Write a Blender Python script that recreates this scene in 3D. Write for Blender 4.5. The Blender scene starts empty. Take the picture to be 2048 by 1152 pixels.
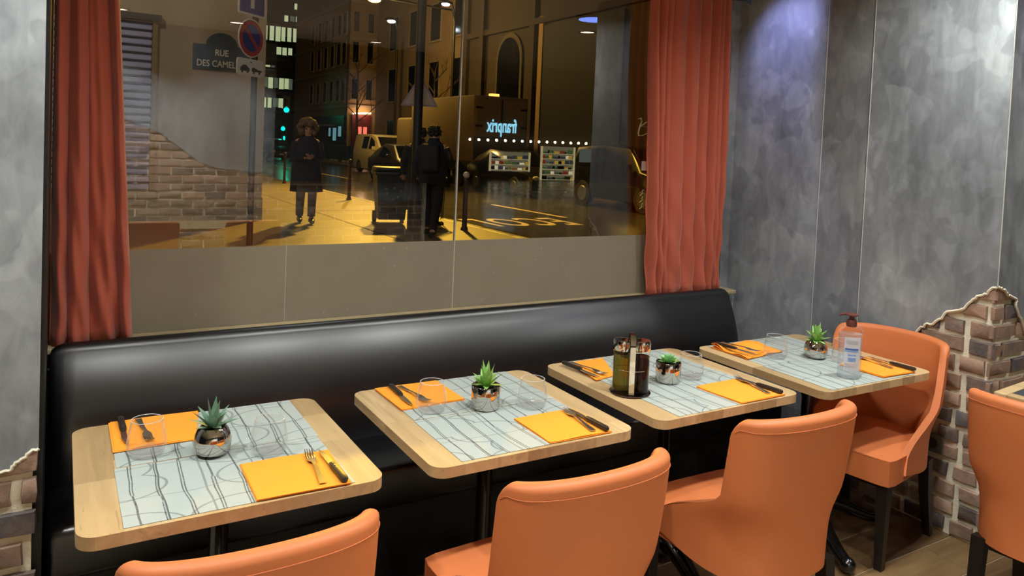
import bpy, bmesh, math, random
from mathutils import Vector, Matrix
from math import sin, cos, pi, radians as R

random.seed(7)
S = bpy.context.scene
COL = S.collection

# ------------------------------------------------------------------ camera
F_PX, CY_PX = 1497.95, 355.99
cam = bpy.data.cameras.new('camera')
cam.sensor_width = 36.0
cam.lens = F_PX * 36.0 / 2048.0
cam.shift_y = (CY_PX - 576.0) / 2048.0
cam.clip_start, cam.clip_end = 0.05, 400
camo = bpy.data.objects.new('camera', cam)
COL.objects.link(camo)
yaw, pitch, roll = R(30.8775), R(-2.3087), R(2.444)
fwd = Vector((sin(yaw) * cos(pitch), cos(yaw) * cos(pitch), sin(pitch)))
rt = Vector((cos(yaw), -sin(yaw), 0)); up = rt.cross(fwd)
rt2 = rt * cos(roll) + up * sin(roll); up2 = up * cos(roll) - rt * sin(roll)
m = Matrix((rt2, up2, -fwd)).transposed().to_4x4()
m.translation = Vector((0, 0, 1.6265))
camo.matrix_world = m
S.camera = camo

# ------------------------------------------------------------------ world, exposure, main lights
S.view_settings.view_transform = 'Standard'
S.view_settings.look = 'None'
S.view_settings.exposure = 0.0
S.view_settings.gamma = 1.0
S.view_settings.use_curve_mapping = False
S.cycles.use_denoising = True
S.cycles.max_bounces = 10
S.cycles.transparent_max_bounces = 24
S.cycles.transmission_bounces = 8
S.cycles.glossy_bounces = 5
S.cycles.diffuse_bounces = 4
S.cycles.caustics_reflective = False
S.cycles.caustics_refractive = False
S.cycles.sample_clamp_indirect = 6.0
w = bpy.data.worlds.new('night_sky'); S.world = w; w.use_nodes = True
w.node_tree.nodes['Background'].inputs[0].default_value = (0.011, 0.010, 0.0085, 1)
w.node_tree.nodes['Background'].inputs[1].default_value = 1.0

def lamp(name, kind, loc, energy, col, size=0.1, rot=(0, 0, 0), **k):
    l = bpy.data.lights.new(name, kind)
    l.energy = energy; l.color = col
    if kind == 'AREA':
        l.shape = 'DISK'; l.size = size
    else:
        l.shadow_soft_size = size
    for a, b in k.items(): setattr(l, a, b)
    o = bpy.data.objects.new(name, l); COL.objects.link(o)
    o.location = loc; o.rotation_euler = rot
    return o

SPOTS = [(-0.48, 1.98, 21), (0.30, 1.25, 12), (1.20, 1.30, 15), (2.10, 1.25, 18), (2.93, 1.60, 15), (4.1, 0.5, 16),
         (0.4, -1.50, 92), (1.4, -1.50, 40), (2.9, -1.75, 14)]
for i, (x, y, e) in enumerate(SPOTS):
    lamp('downlight_beam', 'AREA', (x, y, 2.70), e, (0.985, 1.0, 0.955), 0.11, spread=R(150 if y > 0 else 120))
# violet lamp in the window corner, cut off on the room side by an added shade
lamp('violet_beam', 'SPOT', (2.95, 2.80, 2.60), 26, (0.45, 0.47, 1.0), 0.015, (R(44), 0, R(-112)), spot_size=R(86), spot_blend=1.0)
# sodium street lamp, then added fill lights
lamp('sodium_beam', 'POINT', (11.1, 30.5, 6.95), 1500, (1.0, 0.60, 0.14), 0.25)
lamp('added_pavement_fill', 'SPOT', (9.6, 22.3, 9.0), 11000, (1.0, 0.56, 0.06), 0.25, (R(42), 0, R(152)), spot_size=R(100), spot_blend=0.8)  # unseen lamp added overhead to brighten the near pavement
lamp('added_wall_fill', 'POINT', (-2.0, 8.0, 7.5), 400, (1.0, 0.84, 0.66), 0.3)  # unseen fill added to light the beige corner wall
lamp('added_sign_fill', 'AREA', (1.5, 3.75, 3.35), 46, (0.92, 0.96, 1.0), 0.5, (R(62), 0, 0))  # fill added outside the window to brighten the post signs

# ------------------------------------------------------------------ helpers
def lin(c):
    return tuple(((v / 255) / 12.92 if v / 255 <= .04045 else ((v / 255 + .055) / 1.055) ** 2.4) for v in c[:3]) + (1,)

class N:
    """tiny node builder"""
    def __init__(s, name):
        s.m = bpy.data.materials.new(name); s.m.use_nodes = True
        s.t = s.m.node_tree; s.b = s.t.nodes['Principled BSDF']; s.out = s.t.nodes['Material Output']
    def n(s, kind, **kw):
        x = s.t.nodes.new('ShaderNode' + kind)
        for a, b in kw.items():
            if a.startswith('i_'):
                key = a[2:]
                key = int(key) if key.isdigit() else key.replace('_', ' ')
                if hasattr(b, 'is_output'): s.t.links.new(b, x.inputs[key])
                else: x.inputs[key].default_value = b
            else: setattr(x, a, b)
        return x
    def l(s, a, b): s.t.links.new(a, b)
    def co(s): return s.n('TexCoord').outputs['Object']
    def mapping(s, scale, rot=(0, 0, 0)):
        x = s.n('Mapping'); s.l(s.co(), x.inputs['Vector']); x.inputs['Scale'].default_value = scale
        x.inputs['Rotation'].default_value = rot
        return x.outputs['Vector']
    def noise(s, vec, scale, detail=3, rough=.55, dist=0):
        return s.n('TexNoise', i_Vector=vec, i_Scale=scale, i_Detail=detail, i_Roughness=rough, i_Distortion=dist).outputs['Fac']
    def ramp(s, fac, *stops):
        x = s.n('ValToRGB'); s.l(fac, x.inputs['Fac']); e = x.color_ramp.elements
        while len(e) < len(stops): e.new(.5)
        for el, (p, c) in zip(e, stops): el.position = p; el.color = lin(c)
        return x.outputs['Color']
    def math(s, op, a, b=0.0, c=None):
        x = s.n('Math', operation=op, i_0=a, i_1=b)
        if c is not None:
            if hasattr(c, 'is_output'): s.l(c, x.inputs[2])
            else: x.inputs[2].default_value = c
        return x.outputs[0]
    def mix(s, fac, a, b, blend='MIX'):
        x = s.n('Mix', data_type='RGBA', blend_type=blend)
        for i, v in ((0, fac), (6, a), (7, b)):
            if hasattr(v, 'is_output'): s.l(v, x.inputs[i])
            else: x.inputs[i].default_value = v
        return x.outputs[2]
    def rnd(s): return s.n('ObjectInfo').outputs['Random']
    def bump(s, h, strength, dist=.01):
        x = s.n('Bump', i_Height=h, i_Strength=strength, i_Distance=dist)
        s.l(x.outputs['Normal'], s.b.inputs['Normal'])

def pm(name, c, rough=.5, metal=0, var=.0, scale=12, bump=0, rnd=0, spec=.5, coat=0, emit=None, es=0, sheen=0):
    q = N(name); b = q.b
    b.inputs['Roughness'].default_value = rough; b.inputs['Metallic'].default_value = metal
    b.inputs['Specular IOR Level'].default_value = spec
    b.inputs['Coat Weight'].default_value = coat
    if sheen: b.inputs['Sheen Weight'].default_value = sheen
    col = lin(c)
    if var or bump or rnd:
        nz = q.noise(q.co(), scale, 4)
        dark = tuple(v * (1 - var) for v in col[:3]) + (1,); lite = tuple(min(1, v * (1 + var)) for v in col[:3]) + (1,)
        f = q.math('MULTIPLY_ADD', nz, 1.6, -.3)
        cc = q.mix(f, dark, lite)
        if rnd:
            hv = q.n('HueSaturation', i_Color=cc, i_Value=q.math('MULTIPLY_ADD', q.rnd(), 2 * rnd, 1 - rnd))
            cc = hv.outputs[0]
        q.l(cc, b.inputs['Base Color'])
        if bump: q.bump(q.noise(q.co(), scale * 6, 3), bump, .004)
    else:
        b.inputs['Base Color'].default_value = col
    if emit:
        b.inputs['Emission Color'].default_value = lin(emit); b.inputs['Emission Strength'].default_value = es
    return q.m

class MB:
    def __init__(s): s.v = []; s.f = []
    def add(s, vs, fs, M=None):
        o = len(s.v)
        s.v += [tuple(M @ Vector(p)) if M else tuple(p) for p in vs]
        s.f += [tuple(i + o for i in f) for f in fs]
        return s
    def box(s, x0, x1, y0, y1, z0, z1, M=None):
        v = [(x, y, z) for z in (z0, z1) for y in (y0, y1) for x in (x0, x1)]
        return s.add(v, [(0, 2, 3, 1), (4, 5, 7, 6), (0, 1, 5, 4), (2, 6, 7, 3), (0, 4, 6, 2), (1, 3, 7, 5)], M)
    def rbox(s, x0, x1, y0, y1, z0, z1, r=.01, seg=2, M=None, fn=None):
        bm = bmesh.new(); bmesh.ops.create_cube(bm, size=1)
        for q in bm.verts:
            q.co = Vector(((x0 + x1) / 2 + q.co.x * (x1 - x0), (y0 + y1) / 2 + q.co.y * (y1 - y0), (z0 + z1) / 2 + q.co.z * (z1 - z0)))
        bmesh.ops.bevel(bm, geom=bm.edges[:], offset=r, segments=seg, affect='EDGES', profile=.5)
        bm.verts.index_update()
        vs = [tuple(q.co) for q in bm.verts]; fs = [tuple(q.index for q in f.verts) for f in bm.faces]
        bm.free()
        if fn: vs = [fn(*p) for p in vs]
        return s.add(vs, fs, M)
    def tube(s, path, r, n=8, M=None, sq=None):
        path = [Vector(p) for p in path]; k = len(path)
        rs = r if isinstance(r, (list, tuple)) else [r] * k
        vs = []; fs = []; ref = Vector((0, 0, 1))
        d0 = (path[1] - path[0]).normalized()
        if abs(d0.dot(ref)) > .95: ref = Vector((0, 1, 0))
        u = d0.cross(ref).normalized()
        for i, p in enumerate(path):
            d = (path[min(i + 1, k - 1)] - path[max(i - 1, 0)]).normalized()
            u = (u - d * u.dot(d)).normalized(); w_ = d.cross(u)
            for j in range(n):
                a = 2 * pi * j / n + (pi / 4 if n == 4 else 0)
                vs.append(p + (u * cos(a) + w_ * sin(a) * (sq or 1)) * rs[i])
        for i in range(k - 1):
            for j in range(n):
                a, b = i * n + j, i * n + (j + 1) % n
                fs.append((a, b, b + n, a + n))
        fs.append(tuple(range(n - 1, -1, -1))); fs.append(tuple((k - 1) * n + j for j in range(n)))
        return s.add(vs, fs, M)
    def lathe(s, prof, n=24, c=(0, 0, 0), cap=True, M=None):
        vs = []; fs = []; k = len(prof)
        for r, z in prof:
            for j in range(n):
                a = 2 * pi * j / n
                vs.append((c[0] + r * cos(a), c[1] + r * sin(a), c[2] + z))
        for i in range(k - 1):
            for j in range(n):
                a, b = i * n + j, i * n + (j + 1) % n
                fs.append((a, b, b + n, a + n))
        if cap:
            fs.append(tuple(range(n - 1, -1, -1))); fs.append(tuple((k - 1) * n + j for j in range(n)))
        return s.add(vs, fs, M)
    def prism(s, poly, z0, z1, M=None):
        n = len(poly)
        ar = sum(poly[i][0] * poly[(i + 1) % n][1] - poly[(i + 1) % n][0] * poly[i][1] for i in range(n))
        if ar < 0: poly = poly[::-1]
        vs = [(x, y, z0) for x, y in poly] + [(x, y, z1) for x, y in poly]
        fs = [tuple(range(n - 1, -1, -1)), tuple(range(n, 2 * n))]
        fs += [(i, (i + 1) % n, n + (i + 1) % n, n + i) for i in range(n)]
        return s.add(vs, fs, M)
    def sphere(s, c, r, n=12, m_=8, sc=(1, 1, 1), M=None):
        prof = [(r * max(.001, sin(pi * i / m_)), -r * cos(pi * i / m_)) for i in range(m_ + 1)]
        b = MB().lathe(prof, n)
        return s.add([(c[0] + x * sc[0], c[1] + y * sc[1], c[2] + z * sc[2]) for x, y, z in b.v], b.f, M)
    def build(s, name, mat, parent=None, smooth=None, loc=None, rz=0):
        me = bpy.data.meshes.new(name)
        me.from_pydata(s.v, [], s.f); me.validate(); me.update()
        if smooth is not None:
            for p in me.polygons: p.use_smooth = True
            if smooth < 170: me.set_sharp_from_angle(angle=R(smooth))
        if mat: me.materials.append(mat)
        o = bpy.data.objects.new(name, me); COL.objects.link(o)
        if parent: o.parent = parent
        if loc: o.location = loc
        if rz: o.rotation_euler.z = rz
        return o

def tag(o, label=None, cat=None, group=None, kind=None):
    for k, v in (('label', label), ('category', cat), ('group', group), ('kind', kind)):
        if v: o[k] = v
    return o
def thing(name, label, cat, loc=(0, 0, 0), rz=0, group=None):
    o = bpy.data.objects.new(name, None); o.empty_display_size = .05; COL.objects.link(o)
    o.location = loc; o.rotation_euler.z = rz
    return tag(o, label, cat, group)
def struct(o): o['kind'] = 'structure'; return o
KIDS = {}
def copy_tree(o, loc=None, rz=None, label=None, group=None, parent=None):
    c = o.copy(); COL.objects.link(c)
    if parent: c.parent = parent
    for ch in list(o.children): copy_tree(ch, parent=c)
    if loc is not None: c.location = loc
    if rz is not None: c.rotation_euler.z = rz
    if label: c['label'] = label
    if group: c['group'] = group
    return c
def text_mb(txt, size, depth, align='CENTER', shear=0, sx=1, bold=0):
    cu = bpy.data.curves.new('lettering', 'FONT'); cu.body = txt; cu.size = size; cu.extrude = depth
    cu.align_x = align; cu.resolution_u = 3; cu.offset = bold; cu.shear = shear
    o = bpy.data.objects.new('lettering', cu); COL.objects.link(o)
    dg = bpy.context.evaluated_depsgraph_get(); dg.update()
    me = bpy.data.meshes.new_from_object(o.evaluated_get(dg))
    b = MB(); b.add([(v.co.x * sx, v.co.y, v.co.z) for v in me.vertices], [tuple(p.vertices) for p in me.polygons])
    bpy.data.objects.remove(o); bpy.data.curves.remove(cu); bpy.data.meshes.remove(me)
    return b
def frame3(origin, ux, uy):
    ux, uy = Vector(ux).normalized(), Vector(uy).normalized(); uz = ux.cross(uy)
    M = Matrix((ux, uy, uz)).transposed().to_4x4(); M.translation = Vector(origin)
    return M
def clip_poly(sub, x0, x1, z0, z1):
    def cl(p, ins, inter):
        o = []
        for i in range(len(p)):
            a, b = p[i - 1], p[i]
            if ins(b):
                if not ins(a): o.append(inter(a, b))
                o.append(b)
            elif ins(a): o.append(inter(a, b))
        return o
    def ix(v): return lambda a, b: (v, a[1] + (b[1] - a[1]) * (v - a[0]) / (b[0] - a[0]))
    def iz(v): return lambda a, b: (a[0] + (b[0] - a[0]) * (v - a[1]) / (b[1] - a[1]), v)
    for ins, it in ((lambda q: q[0] >= x0, ix(x0)), (lambda q: q[0] <= x1, ix(x1)), (lambda q: q[1] >= z0, iz(z0)), (lambda q: q[1] <= z1, iz(z1))):
        if not sub: return sub
        sub = cl(sub, ins, it)
    return sub
def area(p): return abs(sum(p[i - 1][0] * p[i][1] - p[i][0] * p[i - 1][1] for i in range(len(p)))) / 2

# ------------------------------------------------------------------ materials
def plaster_mat():
    q = N('grey_trowelled_plaster'); c = q.co()
    big = q.noise(q.mapping((1, 1, .7)), 1.7, 5, .55, .8)
    mp = q.n('Mapping'); q.l(c, mp.inputs[0]); mp.inputs['Scale'].default_value = (1.3, 1.3, .8); mp.inputs['Rotation'].default_value = (.5, .4, .3)
    vor = q.n('TexVoronoi', feature='SMOOTH_F1', i_Scale=5.0, i_Smoothness=.3, i_Randomness=1.0)
    dst = q.n('VectorMath', operation='ADD'); q.l(mp.outputs[0], dst.inputs[0])
    nz = q.n('TexNoise', i_Vector=c, i_Scale=3.5, i_Detail=3.0); q.l(nz.outputs['Color'], dst.inputs[1]); q.l(dst.outputs[0], vor.inputs['Vector'])
    patch = q.n('RGBToBW', i_Color=vor.outputs['Color']).outputs[0]
    fine = q.noise(q.mapping((1.3, 1.3, .5)), 11, 5, .6, .8)
    f = q.math('MULTIPLY_ADD', patch, .17, q.math('MULTIPLY_ADD', big, .66, q.math('MULTIPLY', fine, .34)))
    col = q.ramp(f, (.38, (94, 98, 103)), (.55, (124, 129, 134)), (.67, (146, 152, 156)), (.84, (178, 184, 187)))
    q.l(col, q.b.inputs['Base Color']); q.b.inputs['Roughness'].default_value = .48
    q.b.inputs['Specular IOR Level'].default_value = .35
    q.bump(q.math('ADD', q.math('MULTIPLY', patch, .5), fine), .12, .01)
    return q.m
def brick_mat():
    q = N('antique_brick'); c = q.co()
    n1 = q.noise(c, 16, 5, .65, .4); r = q.rnd()
    f = q.math('ADD', q.math('MULTIPLY', r, .8), q.math('MULTIPLY_ADD', n1, .9, -.35))
    col = q.ramp(f, (.05, (88, 84, 86)), (.25, (116, 100, 92)), (.5, (148, 122, 104)), (.75, (170, 142, 122)), (.98, (136, 112, 100)))
    sp = q.ramp(q.noise(c, 60, 3, .6), (.66, (0, 0, 0)), (.74, (255, 255, 255)))
    col2 = q.mix(q.math('MULTIPLY', q.n('RGBToBW', i_Color=sp).outputs[0], .35), col, lin((206, 198, 178)))
    q.l(col2, q.b.inputs['Base Color']); q.b.inputs['Roughness'].default_value = .85
    q.bump(q.noise(c, 45, 5, .7), .55, .006)
    return q.m
def wood_mat():
    q = N('oak_stave'); r = q.rnd()
    mp = q.n('Mapping'); q.l(q.co(), mp.inputs[0]); mp.inputs['Scale'].default_value = (26, 2.2, 26)
    off = q.n('CombineXYZ', i_X=q.math('MULTIPLY', r, 40), i_Y=q.math('MULTIPLY', r, 17)); q.l(off.outputs[0], mp.inputs['Location'])
    g = q.noise(mp.outputs[0], 1.0, 5, .6, .6)
    k = q.noise(mp.outputs[0], 3.5, 3, .5, .2)
    f = q.math('ADD', q.math('MULTIPLY', g, .50), q.math('MULTIPLY', r, .50))
    col = q.ramp(f, (.12, (140, 118, 82)), (.32, (174, 146, 104)), (.50, (194, 164, 119)), (.66, (207, 179, 134)), (.74, (186, 158, 117)), (.90, (136, 118, 88)))
    col = q.mix(q.math('MULTIPLY', q.math('GREATER_THAN', k, .69), .35), col, lin((120, 92, 62)))
    q.l(col, q.b.inputs['Base Color']); q.b.inputs['Roughness'].default_value = .45
    q.bump(g, .06, .003)
    return q.m
def floor_mat():
    q = N('wood_look_tile'); r = q.rnd()
    mp = q.n('Mapping'); q.l(q.co(), mp.inputs[0]); mp.inputs['Scale'].default_value = (2.0, 16, 8)
    off = q.n('CombineXYZ', i_X=q.math('MULTIPLY', r, 30), i_Y=q.math('MULTIPLY', r, 70)); q.l(off.outputs[0], mp.inputs['Location'])
    g = q.noise(mp.outputs[0], 1.2, 5, .65, .8)
    f = q.math('ADD', q.math('MULTIPLY', g, .7), q.math('MULTIPLY', r, .3))
    col = q.ramp(f, (.22, (64, 46, 30)), (.45, (98, 75, 50)), (.62, (122, 96, 64)), (.85, (146, 120, 84)))
    q.l(col, q.b.inputs['Base Color']); q.b.inputs['Roughness'].default_value = .38
    q.bump(g, .05, .003)
    return q.m
def mat_mat():
    q = N('woven_placemat'); c = q.co()
    sep = q.n('SeparateXYZ', i_Vector=c)
    wob = q.n('TexNoise', i_Vector=c, i_Scale=4.2, i_Detail=1.5)
    sh = q.n('CombineXYZ', i_X=q.math('MULTIPLY', q.rnd(), 9.0), i_Y=q.math('MULTIPLY', q.rnd(), 5.0))
    cs = q.n('VectorMath', operation='ADD'); q.l(c, cs.inputs[0]); q.l(sh.outputs[0], cs.inputs[1]); q.l(cs.outputs[0], wob.inputs['Vector'])
    wv = q.math('MULTIPLY_ADD', wob.outputs['Fac'], .034, -.017)
    x = q.math('ADD', sep.outputs[0], wv)
    def vline(scale, off, lo, hi, seedv=0.0):
        v = q.n('TexVoronoi', voronoi_dimensions='1D', feature='DISTANCE_TO_EDGE', i_W=q.math('ADD', x, off), i_Scale=scale, i_Randomness=.7)
        d = v.outputs['Distance']
        return q.math('MULTIPLY', q.math('GREATER_THAN', d, lo), q.math('LESS_THAN', d, hi))
    L1 = vline(15, 3.1, -1, .036)
    L2 = vline(15, 3.1, .026, .070)
    gate = q.math('GREATER_THAN', q.noise(c, 2.6, 1), .47)
    L2 = q.math('MULTIPLY', L2, gate); L1 = q.math('MULTIPLY', L1, q.math('SUBTRACT', 1.0, gate))
    L4 = vline(9, 7.7, -1, .022)
    mp2 = q.n('Mapping', i_Vector=cs.outputs[0]); mp2.inputs['Scale'].default_value = (.75, 1.2, 0)
    v2 = q.n('TexVoronoi', voronoi_dimensions='2D', feature='F1', i_Vector=mp2.outputs[0], i_Scale=5.0, i_Randomness=.8)
    L3 = q.math('COMPARE', v2.outputs['Distance'], .46, .013)
    y2 = q.math('ADD', sep.outputs[1], q.math('MULTIPLY_ADD', wob.outputs['Fac'], .05, .05))
    v3 = q.n('TexVoronoi', voronoi_dimensions='1D', feature='DISTANCE_TO_EDGE', i_W=q.math('ADD', y2, 2.3), i_Scale=6.0, i_Randomness=.9)
    L3 = q.math('MAXIMUM', L3, q.math('LESS_THAN', v3.outputs['Distance'], .008))
    weave = q.n('TexChecker', i_Vector=c, i_Scale=420.0)
    base = q.mix(weave.outputs['Fac'], lin((164, 174, 170)), lin((182, 191, 186)))
    col = q.mix(q.math('MULTIPLY', q.math('MAXIMUM', L3, L4), .70), base, lin((112, 119, 120)))
    brk = q.math('MULTIPLY_ADD', q.noise(c, 150, 1), .9, .30)
    col = q.mix(q.math('MULTIPLY', q.math('MAXIMUM', L1, L2), q.math('MINIMUM', brk, .9)), col, lin((46, 50, 52)))
    q.l(col, q.b.inputs['Base Color']); q.b.inputs['Roughness'].default_value = .6
    q.bump(weave.outputs['Fac'], .15, .001)
    return q.m
def thin_glass(name, ior, tint=(1, 1, 1), rough=0.0, front_only=False):
    q = N(name); q.t.nodes.remove(q.b)
    tr = q.n('BsdfTransparent', i_Color=tint + (1,)); gl = q.n('BsdfGlossy', i_Color=(1, 1, 1, 1), i_Roughness=rough)
    geo = q.n('NewGeometry')
    if front_only:
        lw = q.math('MULTIPLY', q.n('Fresnel', i_IOR=ior).outputs[0], q.math('SUBTRACT', 1.0, geo.outputs['Backfacing']))
        refl = gl.outputs[0]
    else:
        lay = q.n('LayerWeight', i_Blend=.5); e = q.math('POWER', lay.outputs['Facing'], 4.0)
        lw = q.math('MULTIPLY_ADD', e, .75, .022)
        d = q.n('BsdfTranslucent', i_Color=(.85, .87, .9, 1)); d2 = q.n('BsdfDiffuse', i_Color=(.85, .87, .9, 1))  # white diffuse at grazing edges paints in bright refracted outlines
        m0 = q.n('MixShader', i_Fac=.5); q.l(d.outputs[0], m0.inputs[1]); q.l(d2.outputs[0], m0.inputs[2])
        m1 = q.n('MixShader', i_Fac=.62); q.l(m0.outputs[0], m1.inputs[1]); q.l(gl.outputs[0], m1.inputs[2]); refl = m1.outputs[0]
    mx = q.n('MixShader', i_Fac=lw); q.l(tr.outputs[0], mx.inputs[1]); q.l(refl, mx.inputs[2])
    q.l(mx.outputs[0], q.out.inputs[0])
    return q.m
def film_mat():
    q = N('frosted_film'); c = q.co()
    f = q.noise(c, 6, 4, .6)
    sc = q.math('GREATER_THAN', q.noise(c, 38, 2, .4), .745)
    col = q.mix(f, lin((150, 142, 124)), lin((164, 156, 138)))
    col = q.mix(q.math('MULTIPLY', sc, .4), col, lin((190, 188, 180)))
    q.t.nodes.remove(q.b)
    d = q.n('BsdfDiffuse', i_Color=col); t = q.n('BsdfTranslucent', i_Color=col); g = q.n('BsdfGlossy', i_Roughness=.35, i_Color=(1, 1, 1, 1))
    m1 = q.n('MixShader', i_Fac=.35); q.l(d.outputs[0], m1.inputs[1]); q.l(t.outputs[0], m1.inputs[2])
    m2 = q.n('MixShader', i_Fac=.025); q.l(m1.outputs[0], m2.inputs[1]); q.l(g.outputs[0], m2.inputs[2])
    q.l(m2.outputs[0], q.out.inputs[0])
    return q.m
def leather_mat(name, c, rough, bump=.12, wr=0, spec=.5):
    q = N(name); co = q.co()
    n1 = q.noise(co, 3, 3); n2 = q.noise(co, 260, 2)
    col = lin(c)
    q.l(q.mix(n1, tuple(v * .93 for v in col[:3]) + (1,), tuple(min(1, v * 1.07) for v in col[:3]) + (1,)), q.b.inputs['Base Color'])
    q.b.inputs['Roughness'].default_value = rough; q.b.inputs['Specular IOR Level'].default_value = spec
    h = q.math('MULTIPLY_ADD', q.noise(co, 9, 3, .5, 1.0), wr, q.math('MULTIPLY', n2, .05))
    q.bump(h, bump, .02)
    return q.m
def fabric_mat(name, c):
    q = N(name); co = q.co()
    n1 = q.noise(co, 5, 4); n2 = q.noise(co, 220, 2)
    col = lin(c)
    q.l(q.mix(n1, tuple(v * .9 for v in col[:3]) + (1,), tuple(min(1, v * 1.1) for v in col[:3]) + (1,)), q.b.inputs['Base Color'])
    q.b.inputs['Roughness'].default_value = .85; q.b.inputs['Sheen Weight'].default_value = .25
    q.b.inputs['Specular IOR Level'].default_value = .2
    q.bump(n2, .12, .002)
    return q.m
def emis(name, c, s):
    q = N(name); q.t.nodes.remove(q.b)
    e = q.n('Emission', i_Color=lin(c), i_Strength=s); q.l(e.outputs[0], q.out.inputs[0])
    return q.m
def wet_mat(name, a, b, r0, r1, scale=1.2):
    q = N(name); c = q.co()
    n1 = q.noise(c, scale, 5, .6); n2 = q.noise(c, scale * 25, 3)
    q.l(q.mix(q.math('ADD', q.math('MULTIPLY', n1, .7), q.math('MULTIPLY', n2, .3)), lin(a), lin(b)), q.b.inputs['Base Color'])
    q.l(q.math('MULTIPLY_ADD', n1, r1 - r0, r0), q.b.inputs['Roughness'])
    q.bump(n2, .035, .01)
    return q.m
def liquid_mat(name, c, trans, rough=.02):
    q = N(name); q.b.inputs['Base Color'].default_value = lin(c); q.b.inputs['Roughness'].default_value = rough
    q.b.inputs['Transmission Weight'].default_value = trans; q.b.inputs['IOR'].default_value = 1.33
    return q.m
def leaf_mat(name, a, b):
    q = N(name); c = q.co()
    q.l(q.mix(q.math('MULTIPLY_ADD', q.noise(c, 30, 3), .6, q.math('MULTIPLY', q.rnd(), .4)), lin(a), lin(b)), q.b.inputs['Base Color'])
    q.b.inputs['Roughness'].default_value = .5; q.b.inputs['Subsurface Weight'].default_value = .0
    q.bump(q.noise(c, 90, 2), .1, .002)
    return q.m

PL = plaster_mat(); BR = brick_mat(); WD = wood_mat(); FL = floor_mat(); PMAT = mat_mat()
MORTAR = pm('cream_mortar', (228, 222, 200), .9, var=.14, scale=22, bump=.5)
BEAD = pm('plaster_edge', (176, 178, 174), .7, var=.1)
GROUT = pm('floor_grout', (168, 158, 138), .8, var=.1)
CEIL = pm('ceiling_paint', (196, 190, 178), .9, var=.03)
ORANGE = leather_mat('orange_leatherette', (204, 118, 70), .50, .10, .25, .35)
BLACKL = leather_mat('black_leatherette', (8, 10, 14), .33, .07, .05, .85)
BLACKW = pm('black_stained_wood', (24, 18, 16), .4, var=.2, bump=.05)
IRON = pm('black_cast_iron', (12, 12, 13), .22, var=.1, coat=.5)
DARK = pm('black_frame', (14, 14, 15), .5, var=.1)
CURT = fabric_mat('terracotta_cloth', (178, 90, 70))
NAP = pm('orange_paper', (255, 160, 44), .8, var=.03, scale=30, bump=.05)
STEEL = pm('polished_steel', (225, 223, 220), .24, 1.0, var=.03)
CHROME = pm('mirror_chrome', (200, 196, 190), .035, 1.0, var=.02)
HANDLE = pm('black_riveted_handle', (42, 38, 35), .38, var=.15)
GLASS = thin_glass('clear_glass_bright_edges', 1.45, (.985, .987, .99), .02)
PANE = thin_glass('window_glass', 1.95, (.93, .94, .93), 0, True)
FILM = film_mat()
SEAL = pm('pane_seal', (170, 164, 150), .5, var=.15, scale=30)
SILL = pm('wood_sill', (176, 158, 122), .6, var=.15)
SOIL = pm('black_gravel', (26, 24, 22), .8, var=.4, scale=80, bump=.6)
LEAF1 = leaf_mat('grey_green_leaf', (62, 96, 74), (138, 176, 150))
LEAF2 = leaf_mat('bright_green_leaf', (84, 150, 56), (176, 216, 128))
LEAF3 = leaf_mat('pale_green_leaf', (92, 160, 92), (176, 222, 160))

# ================================================================== SETTING
# ---- floor: slab with single wood-look tiles laid along x
fl = struct(MB().box(-5, 9, -5.0, 3.2, -.12, -.003).build('floor', GROUT))
for r in range(9):
    y0 = 0.755 + .2 * r
    if r == 8: y1 = y0 + .2
    x = .15 - (r * .37 % .9)
    while x < 4.2:
        L = .9
        a, b = max(x, -.2), min(x + L, 4.3)
        if b - a > .05:
            MB().rbox(a + .002, b - .002, y0 + .002, y0 + .198, -.02, 0, .0012, 1).build('floor_tile', FL, fl)
        x += L
struct(MB().box(-5, 9, -5, 3.3, 2.72, 2.9).build('ceiling', CEIL))

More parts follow.
